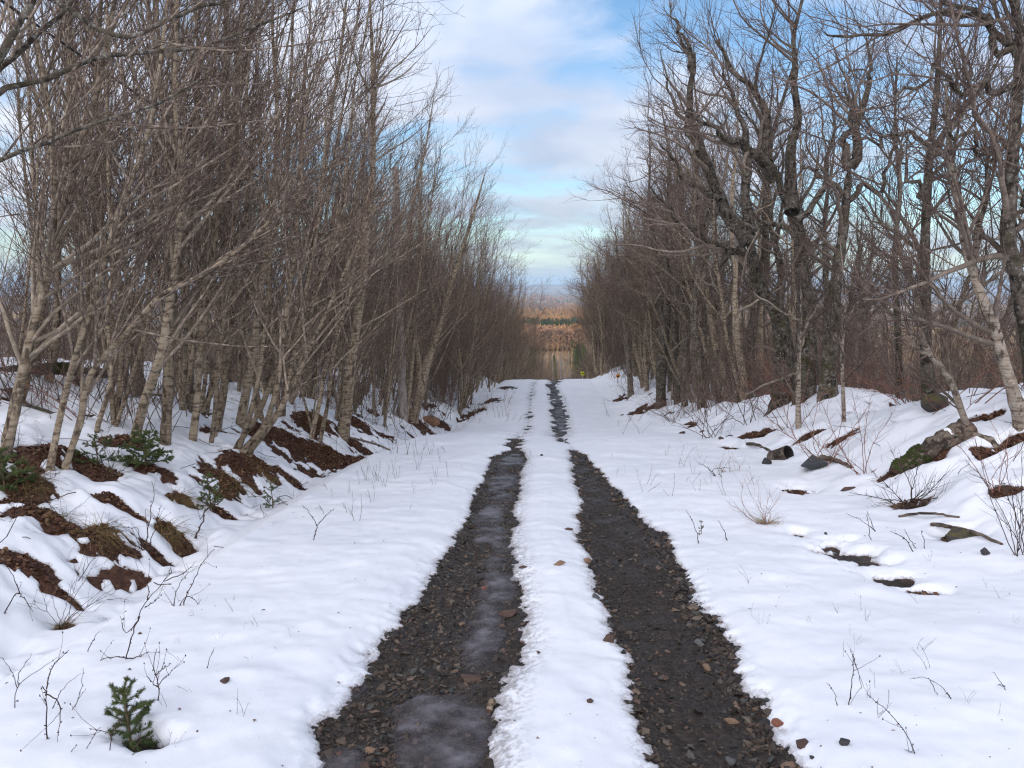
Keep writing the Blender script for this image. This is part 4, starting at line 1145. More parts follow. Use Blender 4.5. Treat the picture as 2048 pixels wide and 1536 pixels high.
def stone(px, py, wpx, col, label, flat=.6, long=.8, sink=.35, npt=15, name='stone', seed=None, round_=True):
    p = S_top(px, py); r = np.random.default_rng(seed if seed is not None else int(px * 7 + py))
    R = wpx * np.linalg.norm(p - [0, 0, CZ]) / F / 2 * 1.08
    me = hull_mesh(name, r, npt, STONE[col], (1, long, flat), .35, bev=0.07 if round_ else 0)
    o = link(name, me, loc=p + [0, 0, R * flat * (1 - 2 * sink)])
    o.rotation_euler = (r.normal(0, .2), r.normal(0, .2), r.uniform(-.5, .5)); o.scale = (R,) * 3
    return tag(o, label, 'stone' if name == 'stone' else 'boulder', 'loose stones' if name == 'stone' else None)
for a in [
 (450, 1384, 20, 'brown', 'brown stone alone on the left snow beside the spruce seedling', .8),
 (1180, 1411, 17, 'brown', 'small brown stone low on the middle snow strip'),
 (1120, 1134, 27, 'tan', 'flat tan stone on the middle snow strip', .45, .6),
 (1174, 1114, 18, 'tan', 'pointed orange-brown stone at the right rut edge', .8),
 (1217, 1274, 32, 'brown', 'largest brown stone where middle snow strip meets right rut', .75),
 (1137, 1057, 22, 'brown', 'thin brown stone highest on the middle snow strip', .35, .6),
 (1189, 1186, 24, 'grey', 'flat slaty stone on the snow lip of the right rut', .3),
 (1604, 1492, 28, 'brown', 'oval brown stone just off the right rut in the snow', .6),
 (1688, 1506, 20, 'dark', 'round dark stone in the snow at lower right', .85, .9),
 (1623, 1519, 11, 'dark', 'tiny black stone between the oval and the round stone', .8),
 (1077, 1301, 10, 'brown', 'pea-sized brown stone in the middle of the snow strip', .7),
 (1032, 1118, 26, 'dark', 'flat dark stone in the slush beside the left rut', .35, .5),
 (1047, 1131, 22, 'brown', 'brown stone in slush just below the flat dark one', .4, .5),
 (969, 1161, 15, 'red', 'brick red stone in the left rut', .8),
 (1016, 1214, 50, 'brown', 'long brown stone slab sticking out of the slush', .35, .4),
 (740, 1479, 26, 'tan', 'tan stone at the lower left of the left rut', .6),
 (678, 1483, 13, 'red', 'reddish stone on the ice at the rut corner', .7),
 (727, 1514, 46, 'brown', 'broad brown stone at the bottom of the left rut', .5),
 (1000, 914, 11, 'brown', 'brown stone at the far end of the left rut', .8),
 (1083, 911, 8, 'dark', 'dark pebble on far middle snow strip', .7),
 (1463, 1418, 32, 'tan', 'long tan stone among the right rut gravel', .45, .5),
 (1414, 1316, 24, 'tan', 'tan angular stone right of the right rut centre', .6),
 (1557, 1432, 26, 'red', 'reddish stone at right rut edge near the bottom', .6),
 (1577, 1516, 38, 'tan', 'large flat brown stone in the lower right rut corner', .4, .6),
 (1462, 1494, 28, 'grey', 'grey stone low in the right rut', .6),
 (1560, 1524, 26, 'grey', 'bluish grey stone beside the large flat one', .5),
 (1498, 1529, 16, 'tan', 'orange stone at the very bottom of the right rut', .8),
 (1400, 1271, 28, 'grey', 'grey stone on the snow side of the right rut', .55),
 (1433, 1271, 16, 'brown', 'brown stone touching the snow right of the rut', .8),
 (940, 1335, 60, 'brown', 'wide flat brown slab across the left rut', .2, .45),
 (1330, 1335, 22, 'brown', 'brown stone at the middle of the right rut', .5),
 (985, 1012, 9, 'dark', 'little dark stone on the rut ice', .6),
 (1364, 871, 16, 'brown', 'brown clod on the snow below the far right trees', .5),
 (1404, 866, 12, 'brown', 'small brown clod right of the first clod', .6),
 (1441, 886, 13, 'brown', 'brown clod lower on the right snow shoulder', .7),
 (1461, 877, 20, 'dark', 'dark flat clod at the foot of the right bank', .4),
 (1532, 933, 22, 'dark', 'blocky dark stone left of the slate slab', .9),
 (1968, 1118, 18, 'dark', 'pointed black stone on the snow at far right', 1.0),
 (1652, 1075, 9, 'dark', 'small dark stone near the muddy hole at right', .7)]:
    stone(*a)
stone(862, 850, 40, 'boulder', 'smooth reddish boulder at the left ditch', .62, .8, .25, 40, 'boulder')
stone(1632, 940, 88, 'slab', 'dark angular slate slab half buried on the right shoulder', .45, .6, .38, 7, 'boulder', 14, False)
stone(1868, 818, 46, 'moss', 'brown mossy root ball on the right bank crest', .8, .9, .3, 40, 'boulder')
stone(1930, 1078, 74, 'moss', 'green mossy rock in a melt hole at far right', .55, .5, .3, 20, 'boulder', 8)
stone(1700, 985, 46, 'brown', 'brown wedge of bark below the slate slab', .25, .5, .3, 9, 'boulder', 5)
stone(1130, 757, 10, 'dark', 'dark stone on the snow at the crest', .6)

# ---- weeds and saplings: stalks traced as photo-pixel paths
def weed(label, paths, mat='twig_dark', name='bare_weed', cat_='weed', group=None, w=3.0, buds=True, side=0, seed=1, straw=0):
    r = np.random.default_rng(seed)
    base = S_top(*paths[0][0])
    root = link(name, None, loc=base); tag(root, label, cat_, group)
    by = base[1]
    for pi, path in enumerate(paths):
        off = 0; P = []
        for j, p in enumerate(path):
            q = at(p[0], p[1], by + off); off += r.normal(0, 0.04) * (by / 5)
            P.append(q)
        P = np.array(P); P0 = S_top(*path[0])
        if pi == 0: P[0][2] = min(P[0][2], base[2]) - 0.04
        n = max(6, 4 * len(path)); pts = resample(P, n) - base
        pts[1:-1] += r.normal(0, 0.0025 * by / 4, (n - 2, 3))
        R = w * by / F / 2 * (0.8 if pi else 1.0)
        rd = R * (1 - 0.62 * np.linspace(0, 1, n))
        g = Geo(); g.tube(pts[None], rd[None], 5)
        par = (pts[None], rd[None])
        if side:
            b = spawn(r, par, side, .3, .97, .7, .2, (.05, .16 + .02 * by), .7, R * .6, 4, .12, (0, 0, .25), (0, 0, .2), .3, .5, .0012)
            g.tube(*b, 3)
            if buds:
                e = b[0][:, -1]; g.tube(np.stack([e - [0, 0, .004], e, e + [0, 0, .006]], 1), np.tile([.0015, .0032, .0008], (len(e), 1)), 4)
        if buds:
            k = r.integers(0, n - 1, 4 + n // 3); e = pts[k] + r.normal(0, R * .8, (len(k), 3))
            d = nrm(r.normal(0, 1, (len(k), 3)) + [0, 0, .7]) * R * 1.6
            g.tube(np.stack([e - d, e, e + d], 1), np.tile([R * .3, R * .95, R * .15], (len(k), 1)), 4)
        link('stalk', g.mesh('stalk', M[mat]), root)
    if straw:
        k = straw; a = r.uniform(0, 6.28, k); P = np.stack([np.cos(a) * .06, np.sin(a) * .05, np.zeros(k) - .01], -1) * r.random((k, 1))
        D = nrm(np.stack([np.cos(a), np.sin(a), r.uniform(.2, 1.4, k)], -1))
        b = grow(r, P, D, r.uniform(.06, .2, k), np.full(k, .0016), 4, .12, (0, 0, -.7), .4)
        g = Geo(); g.tube(*b, 3); link('dry_grass', g.mesh('dry_grass', M['straw']), root)
    return root
W = [
 ('forked black weed at the far left bottom edge', [[(23, 1434), (35, 1377), (60, 1352), (115, 1314)], [(35, 1377), (21, 1338), (0, 1314)], [(37, 1370), (38, 1349), (63, 1307)]], 3),
 ('snapped thick weed stalk left of the spruce seedling', [[(94, 1508), (92, 1391), (84, 1372)], [(93, 1388), (119, 1408), (117, 1471)], [(93, 1377), (105, 1335), (138, 1300)]], 5),
 ('pair of thin weeds between snapped stalk and seedling', [[(129, 1441), (160, 1384), (166, 1335)], [(131, 1438), (150, 1410), (172, 1376)], [(105, 1417), (126, 1377), (162, 1347)]], 3),
 ('tallest branching weed rising above the spruce seedling', [[(250, 1340), (255, 1307), (279, 1227), (297, 1199), (344, 1145)], [(295, 1199), (297, 1174), (274, 1147)], [(255, 1317), (225, 1313), (195, 1323)], [(255, 1317), (280, 1312), (298, 1303)], [(279, 1235), (252, 1266), (240, 1232)], [(290, 1215), (312, 1200)]], 4),
 ('knobby weed right behind the spruce seedling', [[(307, 1422), (317, 1377), (307, 1331), (314, 1297)], [(316, 1372), (335, 1350), (354, 1331)], [(315, 1374), (292, 1352)], [(312, 1350), (330, 1335), (343, 1328)]], 4),
 ('forked weed in front of the spruce seedling', [[(213, 1525), (222, 1474), (202, 1462), (178, 1457)], [(221, 1470), (232, 1448), (244, 1436)]], 3.5),
 ('leaning weed left of the seedling at the bottom edge', [[(150, 1532), (180, 1484), (202, 1454)]], 3),
 ('short weed at the bottom edge under the seedling', [[(126, 1536), (140, 1508), (154, 1488)]], 3),
 ('curved weed stems at the very bottom below the seedling', [[(250, 1536), (262, 1505), (285, 1478)], [(254, 1520), (275, 1500)]], 4),
 ('single knobby weed above the brown stone', [[(405, 1356), (418, 1322), (429, 1295)]], 3),
 ('tall curved weed with a low tuft mid left', [[(357, 1220), (384, 1167), (413, 1115), (429, 1098)], [(345, 1220), (356, 1174), (377, 1143)], [(358, 1215), (375, 1192), (400, 1210)], [(350, 1220), (342, 1205)], [(353, 1220), (360, 1200)]], 3.5),
 ('weed bent like a hook left of the tall branching weed', [[(166, 1318), (181, 1290), (192, 1270), (200, 1262)]], 3),
 ('forked weed standing alone on the smooth left snow', [[(623, 1084), (633, 1052), (618, 1025), (605, 1010)], [(633, 1052), (650, 1034), (668, 1017)]], 3),
 ('tall dry stems at the mossy ditch tussock', [[(290, 1105), (300, 1030), (308, 985), (303, 962)], [(297, 1102), (310, 1050), (323, 1010)], [(284, 1108), (276, 1060), (245, 1055)], [(292, 1104), (262, 1085)]], 3.5),
 ('dark crooked stem beside the upright ditch seedling', [[(385, 1075), (405, 1045), (412, 1020), (440, 1005)]], 5),
 ('curved pair of stems at the left edge of the ditch', [[(0, 1232), (30, 1190), (38, 1185), (20, 1140), (0, 1115)], [(38, 1185), (55, 1205), (66, 1224)]], 3.5),
 ('straight knobby weed at lower right', [[(1693, 1427), (1704, 1366), (1706, 1314), (1700, 1300)], [(1706, 1312), (1718, 1349), (1723, 1377)]], 3.5),
 ('bent weed left of the straight knobby weed', [[(1674, 1427), (1672, 1391), (1652, 1365)]], 3),
 ('long leaning weed rising from the bottom right edge', [[(1850, 1536), (1812, 1468), (1777, 1426), (1732, 1387)], [(1848, 1530), (1832, 1510), (1808, 1498)]], 3.5),
 ('arching seed weed drooping to the snow at lower right', [[(1934, 1420), (1889, 1380), (1854, 1356), (1819, 1358)], [(1860, 1360), (1880, 1398), (1895, 1418), (1890, 1436)], [(1895, 1385), (1903, 1405)]], 2.5),
 ('weed leaning in from the right edge low down', [[(2047, 1408), (1993, 1352), (1985, 1344)], [(2010, 1372), (1994, 1370)]], 3),
 ('short weeds at the very bottom right of the long one', [[(1878, 1536), (1870, 1515), (1861, 1512)], [(2040, 1536), (2036, 1515)]], 2.5),
 ('thin grey weed left of the red tuft on right shoulder', [[(1458, 1082), (1448, 1062), (1436, 1040)]], 2.5),
 ('thin weed with needle sprig on the right shoulder', [[(1399, 1086), (1392, 1060), (1372, 1020)], [(1399, 1064), (1408, 1050)]], 2.5),
 ('straight stalk and fallen stem below the brush pile', [[(1745, 1090), (1738, 1060), (1735, 1025)], [(1752, 1062), (1720, 1040), (1692, 1026)], [(1750, 1063), (1735, 1022)]], 2.5),
 ('tall weeds by the mossy rock at far right', [[(1838, 1112), (1812, 1080), (1780, 1062)], [(1840, 1112), (1825, 1085), (1808, 1058)], [(1850, 1110), (1847, 1080), (1842, 1060)], [(1888, 1160), (1868, 1120), (1862, 1100)]], 3),
]
for i, (lab, paths, wd) in enumerate(W): weed(lab, paths, w=wd * .78, seed=100 + i, side=2 if wd > 3.2 else 0)
def fan(label, px, py, tips, mat, w=3, straw=40, seed=1, name='bare_shrub', cat_='shrub', side=5):
    r = np.random.default_rng(seed); paths = []
    for (tx, ty) in tips:
        b = (px + r.normal(0, 8), py + r.normal(0, 2)); m = ((b[0] * .55 + tx * .45) + r.normal(0, 9), (b[1] * .55 + ty * .45) + r.normal(0, 5))
        paths.append([b, m, (tx, ty)])
    return weed(label, paths, mat, name, cat_, None, w * .5, False, side, seed, straw)
fan('dark twiggy tuft with straw base at left', 125, 1252, [(195, 1118), (170, 1105), (240, 1165), (247, 1150), (100, 1150), (150, 1160), (230, 1185), (90, 1180), (205, 1200)], 'twig_dark', 3, 90, 5)
fan('reddish twiggy tuft with straw base on right shoulder', 1525, 1050, [(1485, 965), (1500, 985), (1540, 980), (1555, 1000), (1470, 1010), (1450, 1000), (1570, 1052), (1515, 1000), (1530, 1010)], 'twig_red', 3, 90, 6)
fan('dark stubby tuft left of the slate slab', 1440, 955, [(1398, 925), (1415, 932), (1432, 930), (1445, 940), (1462, 935)], 'twig_dark', 4, 0, 7, side=0)
fan('rusty little tuft beside the dark stubby one', 1468, 952, [(1448, 918), (1455, 925), (1470, 920), (1478, 935), (1462, 910)], 'twig_red', 3, 20, 8, side=2)
fan('red arching shrub behind the slate slab', 1650, 940, [(1560, 790), (1600, 830), (1640, 780), (1690, 800), (1720, 850), (1760, 880), (1580, 880), (1540, 850), (1670, 860), (1745, 800)], 'twig_red', 4, 20, 9, side=12)
fan('reddish shrub in front of the fallen log', 1730, 955, [(1640, 800), (1700, 770), (1740, 790), (1790, 820), (1830, 880), (1680, 880), (1800, 920), (1660, 900), (1620, 870)], 'twig_red', 4, 0, 10, side=12)
fan('sprawling brush heap of arching stems at right', 1815, 1015, [(1700, 985), (1740, 940), (1780, 900), (1840, 920), (1900, 940), (1950, 985), (1960, 1040), (1900, 1000), (1870, 950), (1740, 1030), (1930, 1020), (1860, 985), (1990, 1010), (1760, 1000)], 'twig_dark', 5, 90, 11, side=14)
fan('brown shrub leaning left under the right maples', 1420, 880, [(1330, 780), (1360, 740), (1390, 700), (1440, 730), (1480, 780), (1300, 820), (1470, 830), (1350, 800)], 'twig_r', 4, 0, 12, side=12)
fan('tall thin shrub at the right edge by the mossy rock', 2038, 1128, [(2000, 960), (1980, 1010), (2044, 900), (2010, 920), (1960, 950), (2030, 980), (1950, 880), (2046, 1000)], 'twig_dark', 5, 0, 13, side=10)
fan('leaning red shrub at the right edge above the brush heap', 1990, 985, [(1900, 870), (1940, 850), (1980, 840), (2020, 860), (2040, 900), (1930, 920)], 'twig_red', 4, 0, 14, side=10)
fan('thin shrub at the foot of the small pale birch', 1580, 865, [(1490, 760), (1530, 720), (1560, 700), (1620, 730), (1650, 780), (1510, 810)], 'twig_red', 4, 20, 15, side=12)
fan('bushy brown shrub on the right bank below the tallest maple', 1500, 850, [(1420, 720), (1450, 690), (1490, 660), (1530, 700), (1550, 750), (1400, 780)], 'twig_r', 4, 0, 16, side=12)
fan('dark twigs round the mossy mound at far left', 60, 975, [(0, 860), (40, 850), (90, 870), (110, 900), (130, 930), (-20, 920)], 'twig_dark', 4, 30, 17, side=8)
fan('twiggy brush at the foot of the fanned alder', 215, 950, [(170, 880), (200, 860), (240, 890), (260, 920), (150, 920)], 'twig_dark', 4, 30, 18, side=8)

# thin stalks nobody would tell apart
r2 = np.random.default_rng(5)
def stalk_field(n, xr, yr, label, group, hpx, mat, avoid=None):
    protos = []
    for i in range(5):
        g = Geo(); k = int(r2.integers(1, 4))
        P = np.stack([r2.normal(0, .02, k), r2.normal(0, .02, k), np.full(k, -.03)], -1)
        b = grow(r2, P, nrm(np.stack([r2.normal(0, .3, k), r2.normal(0, .3, k), np.ones(k)], -1)), r2.uniform(.12, .3, k), np.full(k, .0019), 5, .13, (0, 0, -.1), .5)
        g.tube(*b, 4); b2 = spawn(r2, b, 4, .4, .9, .6, .2, (.03, .1), .8, .0015, 2, .1, (0, 0, .1), (0, 0, 0), .3, .6, .0009); g.tube(*b2, 3)
        protos.append(g.mesh('dry_stalk', M[mat]))
    for i in range(n):
        p = S_top(r2.uniform(*xr), r2.uniform(*yr)); s_, _, _ = track_s(p[0:1], p[1:2])
        if s_[0] < 0.15: continue
        o = link('dry_stalk', protos[int(r2.integers(5))], loc=p); sc1 = r2.uniform(.6, 1.3) * hpx * max(1, p[1] / 9)
        o.scale = (sc1,) * 3; o.rotation_euler = (0, 0, r2.uniform(0, 6.28))
        tag(o, label, 'stalk', group)
stalk_field(34, (1480, 2030), (1120, 1530), 'hair-thin dry stalk poking out of the near right snow', 'stalks in the near right snow', .45, 'twig_dark')
stalk_field(18, (330, 640), (1180, 1520), 'hair-thin dry stalk poking out of the near left snow', 'stalks in the near left snow', .4, 'twig_dark')
stalk_field(38, (640, 900), (905, 1050), 'thin dry stalk on the left shoulder towards the ice patch', 'stalks on the far left shoulder', 1.0, 'twig_dark')
stalk_field(40, (1210, 1520), (830, 1000), 'thin dry stalk on the right shoulder below the maples', 'stalks on the far right shoulder', 1.0, 'twig_r')
stalk_field(26, (920, 1030), (800, 850), 'faint straw stalk along the far left road edge', 'stalks at the far left road edge', 1.0, 'straw')

# grass tussocks on the mossy mounds
M['tuss'] = twig_mat('tussock_grass', (0.24, 0.17, 0.07), (0.17, 0.105, 0.045), .001, .004)
def tussock(px, py, wpx, label, seed, k=170):
    r = np.random.default_rng(seed); x, y = hit(px, py)
    R = wpx * y / F; xs_ = x + r.normal(0, R * .42, k); ys_ = y + r.normal(0, R * .42, k)
    z = soil_h(xs_, ys_); P = np.stack([xs_, ys_, z - .01], -1)
    D = nrm(np.stack([.5 * (xs_ - x) / R + r.normal(0, .55, k) + .2, .4 * (ys_ - y) / R - .35 + r.normal(0, .55, k), r.uniform(.05, .6, k)], -1))
    b = grow(r, P, D, r.uniform(.06, .34, k), r.uniform(.0014, .0030, k), 5, .12, (0.1, -.2, -1.0), .25)
    o3 = np.array([x, y, float(soil_h(np.array([x]), np.array([y]))[0])])
    g = Geo(); g.tube(b[0] - o3, b[1], 3)
    tag(link('grass_tussock', g.mesh('grass_tussock', M['tuss']), loc=o3), label, 'grass tussock', 'tussocks in the left ditch')
for a in [(205, 1078, 42, 'largest yellow-green grass tussock drooping over the ditch', 1, 300), (345, 1062, 38, 'grass tussock at the ditch edge under the tall dry stems', 2), (455, 965, 40, 'olive grass tussock behind the upright ditch seedling', 3),
          (110, 1030, 60, 'brown grass mat on the left ditch mound', 4, 180), (60, 968, 50, 'mossy grass mound at the left edge under the alders', 5), (362, 1000, 24, 'small grass tussock mid ditch', 6), (632, 836, 30, 'moss cushion left of the lone tall alder', 7), (515, 945, 36, 'grass tussock below the fanned alder clump', 8)]:
    tussock(*a)

# ---- little spruces
M['needle'] = rock_mat('spruce_needles', [(0, (0.055, 0.082, 0.022)), (.5, (0.078, 0.11, 0.026)), (1, (0.11, 0.13, 0.04))], rough=.6)
M['spruce_bark'] = flat_mat('spruce_bark', (0.13, 0.085, 0.045), .9)
def needles(r, pts, n, ln, wd):
    """flat-sided needles along a polyline"""
    m = len(pts); f = r.random(n) * (m - 1.001); i = f.astype(int); g = (f - i)[:, None]
    P = pts[i] * (1 - g) + pts[i + 1] * g; T = nrm(pts[i + 1] - pts[i])
    v = nrm(np.cross(T, r.normal(0, 1, (n, 3)))); D = nrm(T * .75 + v * r.uniform(.6, 1.1, (n, 1)) + [0, 0, .12])
    Wd = nrm(np.cross(D, r.normal(0, 1, (n, 3)))) * wd; L = ln * r.uniform(.7, 1.15, (n, 1))
    U = np.cross(D, nrm(Wd)) * wd
    V = np.stack([P - Wd, P + Wd, P + U * 1.5, P + D * L], 1).reshape(-1, 3)
    b = np.arange(n) * 4
    t = np.concatenate([np.stack([b, b + 1, b + 3], -1), np.stack([b + 1, b + 2, b + 3], -1), np.stack([b + 2, b, b + 3], -1)])
    return V, t
def spruce(px, py, htpx, wpx, label, seed, whorls=6, per=5, nd=90, ln=.016, wd=.0011, droop=-.1, name='spruce_seedling', lean=0.0, sparse=1.0):
    r = np.random.default_rng(seed); p = S_top(px, py); sc_ = np.linalg.norm(p - [0, 0, CZ]) / F
    Ht = htpx * sc_; Wd = wpx * sc_
    root = link(name, None, loc=p); tag(root, label, 'spruce', 'little spruces')
    t = np.linspace(0, 1, 9); st = np.stack([lean * t * Ht + .02 * Ht * np.sin(5 * t), .01 * Ht * np.cos(4 * t), -.04 + (Ht + .04) * t], -1)
    g = Geo(); g.tube(st[None], (Ht * .022 * (1 - .75 * t) + .0008)[None], 6)
    V, tt = needles(r, st[6:], int(nd * .6), ln, wd); stem = link('stem', g.mesh('stem', M['spruce_bark']), root)
    gt = Geo(); gt.raw(V, t=tt); link('top_shoot', gt.mesh('top_shoot', M['needle'], False), root)
    for wI in range(whorls):
        f = .18 + .74 * wI / max(1, whorls - 1); c = np.array([np.interp(f, t, st[:, q_]) for q_ in range(3)])
        ll_ = Wd * .5 * (1.05 - .72 * f) * 1.2
        for b in range(per):
            if r.random() > sparse: continue
            a = 6.283 * (b / per) + wI * 1.1 + r.normal(0, .25); L = ll_ * r.uniform(.7, 1.15)
            d = nrm(np.array([math.cos(a), math.sin(a), .35 + .5 * f]))
            bp, br = grow(r, c[None], d[None], np.array([L]), np.array([Ht * .008 + .0006]), 6, .06, (0, 0, droop), .4)
            G_ = Geo(); G_.tube(bp, br, 4)
            sb, sr = spawn(r, (bp, br), max(2, int(L / .03)), .25, .9, .75, .1, (L * .22, L * .45), .7, .002, 3, .05, (0, 0, 0), (0, 0, 0), .5, .5, .0006)
            G_.tube(sb, sr, 3); nq = len(G_.q) and sum(len(x) for x in G_.q)
            V, tt = needles(r, bp[0], int(nd * L / .12), ln, wd); G_.raw(V, t=tt)
            for k in range(len(sb)):
                V, tt = needles(r, sb[k], int(nd * .4 * L / .12) + 6, ln, wd); G_.raw(V, t=tt)
            nt_ = sum(len(x) for x in G_.t)
            me = G_.mesh('branch', [M['spruce_bark'], M['needle']], False)
            me.polygons.foreach_set('material_index', np.concatenate([np.zeros(nq, np.int32), np.ones(nt_, np.int32)]))
            link('branch', me, root)
    return root
spruce(258, 1482, 108, 100, 'bright green spruce seedling in a melt hole at lower left', 1, 6, 5, 260, .019, .0008)
spruce(420, 1020, 62, 62, 'upright dark green spruce seedling in the left ditch', 2, 6, 5, 110, .018, .0016, -.2)
spruce(545, 1022, 52, 60, 'sparse yellowish spruce seedling right of the upright one', 3, 4, 4, 80, .018, .0015, 0, sparse=.7)
spruce(290, 935, 62, 100, 'spreading dark spruce bush under the straightest alder', 4, 5, 6, 120, .022, .002, -.3)
spruce(195, 935, 50, 80, 'thin olive spruce bush left of the spreading one', 5, 4, 5, 70, .02, .0018, -.2, sparse=.8)
spruce(8, 985, 70, 90, 'shaggy spruce bush cut by the left edge', 6, 5, 5, 110, .022, .002, -.3)
spruce(1402, 1068, 26, 22, 'tiny spruce sprig on the right snow shoulder', 7, 3, 3, 50, .012, .0012)
spruce(990, 765, 44, 46, 'young dark spruce at the far left end of the ditch', 8, 7, 6, 200, .08, .008, -.3, name='young_spruce')

# ------------------------------------------------------------------ logs and sticks
M['moss'] = rock_mat('moss', [(0, (0.035, 0.055, 0.012)), (1, (0.055, 0.065, 0.015))], rough=1, scale=20)
M['rot'] = flat_mat('rotten_wood', (0.085, 0.045, 0.026), .95, scale=12)
M['hollow'] = flat_mat('hollow_dark_wood', (0.02, 0.014, 0.011), .95)
def log_geo(p0, p1, r0, r1, seed, n=16, sides=12, bend=.03):
    r = np.random.default_rng(seed); t = np.linspace(0, 1, n)[:, None]
    P = p0 + (p1 - p0) * t + r.normal(0, min(bend * .3, r0 * .18), (n, 3)) + np.array([0, 0, bend]) * np.sin(t * 3.14)
    rd = np.interp(t[:, 0], [0, 1], [r0, r1]) * (1 + r.normal(0, .05, n))
    return P, rd
M['log'] = bark_mat('mossy_log_bark', (0.20, 0.155, 0.115), (0.09, 0.062, 0.045), (0.03, 0.022, 0.018), (0.30, 0.29, 0.25), band=12.0, lichen=.6, moss=.0)
M['cap'] = flat_mat('snow_cap', (0.86, 0.865, 0.88), .6, noise=.03)
def fallen_log(label, a, b, w0, w1, bark, seed, moss=None, name='fallen_log', z=0.6, cap=None):
    A_ = S_top(*a); B_ = S_top(*b); r0 = w0 * A_[1] / F / 2; r1 = w1 * B_[1] / F / 2
    A_[2] += r0 * z; B_[2] += r1 * z
    P, rd = log_geo(A_, B_, r0, r1, seed)
    o3 = A_.copy(); root = link(name, None, loc=o3); tag(root, label, 'log')
    g = Geo(); g.tube((P - o3)[None], rd[None], 12); link('trunk', g.mesh('trunk', M[bark]), root)
    for k, sg in ((0, -1), (-1, 1)):
        g = Geo(); d = nrm(P[k] - P[k - 1] if k else P[0] - P[1])
        g.tube(np.stack([P[k] - o3 - d * .01, P[k] - o3 + d * .012, P[k] - o3 + d * .014])[None], np.array([[rd[k] * .97, rd[k] * .9, .002]]), 12); link('broken_end', g.mesh('broken_end', M['rot']), root)
    if moss:
        i0, i1 = moss; r = np.random.default_rng(seed + 50); k = 700
        f = r.uniform(i0, i1 - 1, k); ii = f.astype(int); c0 = P[ii] + (P[np.minimum(ii + 1, len(P) - 1)] - P[ii]) * (f - ii)[:, None] - o3
        d = r.normal(0, 1, (k, 3)); d[:, 2] += .35; ax = nrm(P[-1] - P[0]); d = nrm(d - ax * (d @ ax)[:, None])
        e0 = c0 + d * rd[ii][:, None] * .99; dd = nrm(d + r.normal(0, .5, (k, 3))) * .022
        g = Geo(); g.tube(np.stack([e0, e0 + dd * .6, e0 + dd], 1), np.tile([.011, .008, .002], (k, 1)), 4); link('moss', g.mesh('moss', M['moss']), root)['kind'] = 'stuff'
    if cap:
        i0, i1 = cap; g = Geo(); m_ = i1 - i0; pr_ = np.sin(np.linspace(.12, 3.02, m_)) ** .6
        V = []; wob = np.random.default_rng(seed).normal(0, .12, (m_, 7)); sd_ = nrm(np.cross(P[-1] - P[0], [0, 0, 1.]))
        for j in range(m_):
            for q_, a2 in enumerate(np.linspace(-.95, .95, 7)):
                V.append(P[i0 + j] - o3 + sd_ * math.sin(a2) * rd[i0 + j] * 1.0 * pr_[j] + np.array([0, 0, 1]) * (math.cos(a2) * rd[i0 + j] * (1.0 + (.16 + wob[j, q_] * .5) * math.cos(a2 * 1.6) * pr_[j]) - .004))
        id_ = np.arange(m_ * 7).reshape(m_, 7); g.raw(V, np.stack([id_[:-1, :-1], id_[:-1, 1:], id_[1:, 1:], id_[1:, :-1]], -1).reshape(-1, 4)); link('snow_cap', g.mesh('snow_cap', M['cap']), root)
    return root
fallen_log('mossy fallen birch log sloping down the right bank', (1790, 944), (1935, 866), 34, 44, 'log', 3, (0, 7), z=.25, cap=(8, 14))
fallen_log('dark mossy fallen trunk lying across the left slope', (-60, 762), (250, 757), 26, 20, 'maple', 4, (3, 12), cap=(1, 15))
fallen_log('broken mossy trunk leaning in the left wood', (150, 775), (70, 770), 24, 18, 'maple', 5, (2, 10), z=3.2)
fallen_log('brown rotten root beside the slate slab', (1640, 925), (1700, 945), 11, 7, 'log', 6)
fallen_log('grey fallen stick on the open snow at far left', (44, 815), (205, 862), 7, 4, 'maple', 7)
fallen_log('bark-brown stick lying below the brush heap', (1800, 1045), (1915, 1050), 6, 4, 'log', 8)
fallen_log('black rotten stick in the snow right of the far clods', (1495, 893), (1545, 912), 7, 5, 'maple', 9)
fallen_log('bare root reaching down from the mossy rock at far right', (1865, 1063), (2000, 1100), 9, 6, 'log', 10)
fallen_log('fallen branch across the ditch beside the lone tall alder', (700, 878), (780, 905), 5, 3, 'alder', 11)
fallen_log('splinter of red wood lying on the ice of the left rut', (978, 1402), (988, 1386), 14, 9, 'alder', 12)
# hollow log end
p = S_top(1565, 925); R = 15 * p[1] / F
root = link('hollow_log', None, loc=p + [0, 0, R * .7]); tag(root, 'short pale hollow log with a black open end on right shoulder', 'log')
d = nrm(np.array([.5, -.75, .42])); Lg = R * 3.2
t = np.linspace(0, 1, 8)[:, None]; pts = -d * Lg * .7 + d * Lg * t
g = Geo(); g.tube(pts[None], (R * np.array([.7, .95, .9, .92, .9, .95, .97, 1.0]))[None], 14); link('bark', g.mesh('bark', M['log']), root)
e = pts[-1]; g = Geo(); g.tube(np.stack([e, e - d * .004, e - d * R * .3, e - d * R * 1.5, e - d * R * 1.52])[None], (R * np.array([1.0, .84, .8, .7, .01]))[None], 14); link('hollow', g.mesh('hollow', M['hollow']), root)
# upright peg
weed('short pale broken peg upright in the snow at right', [[(1868, 1270), (1869, 1258), (1871, 1245)]], 'straw', 'broken_peg', 'stick', None, 6, False)

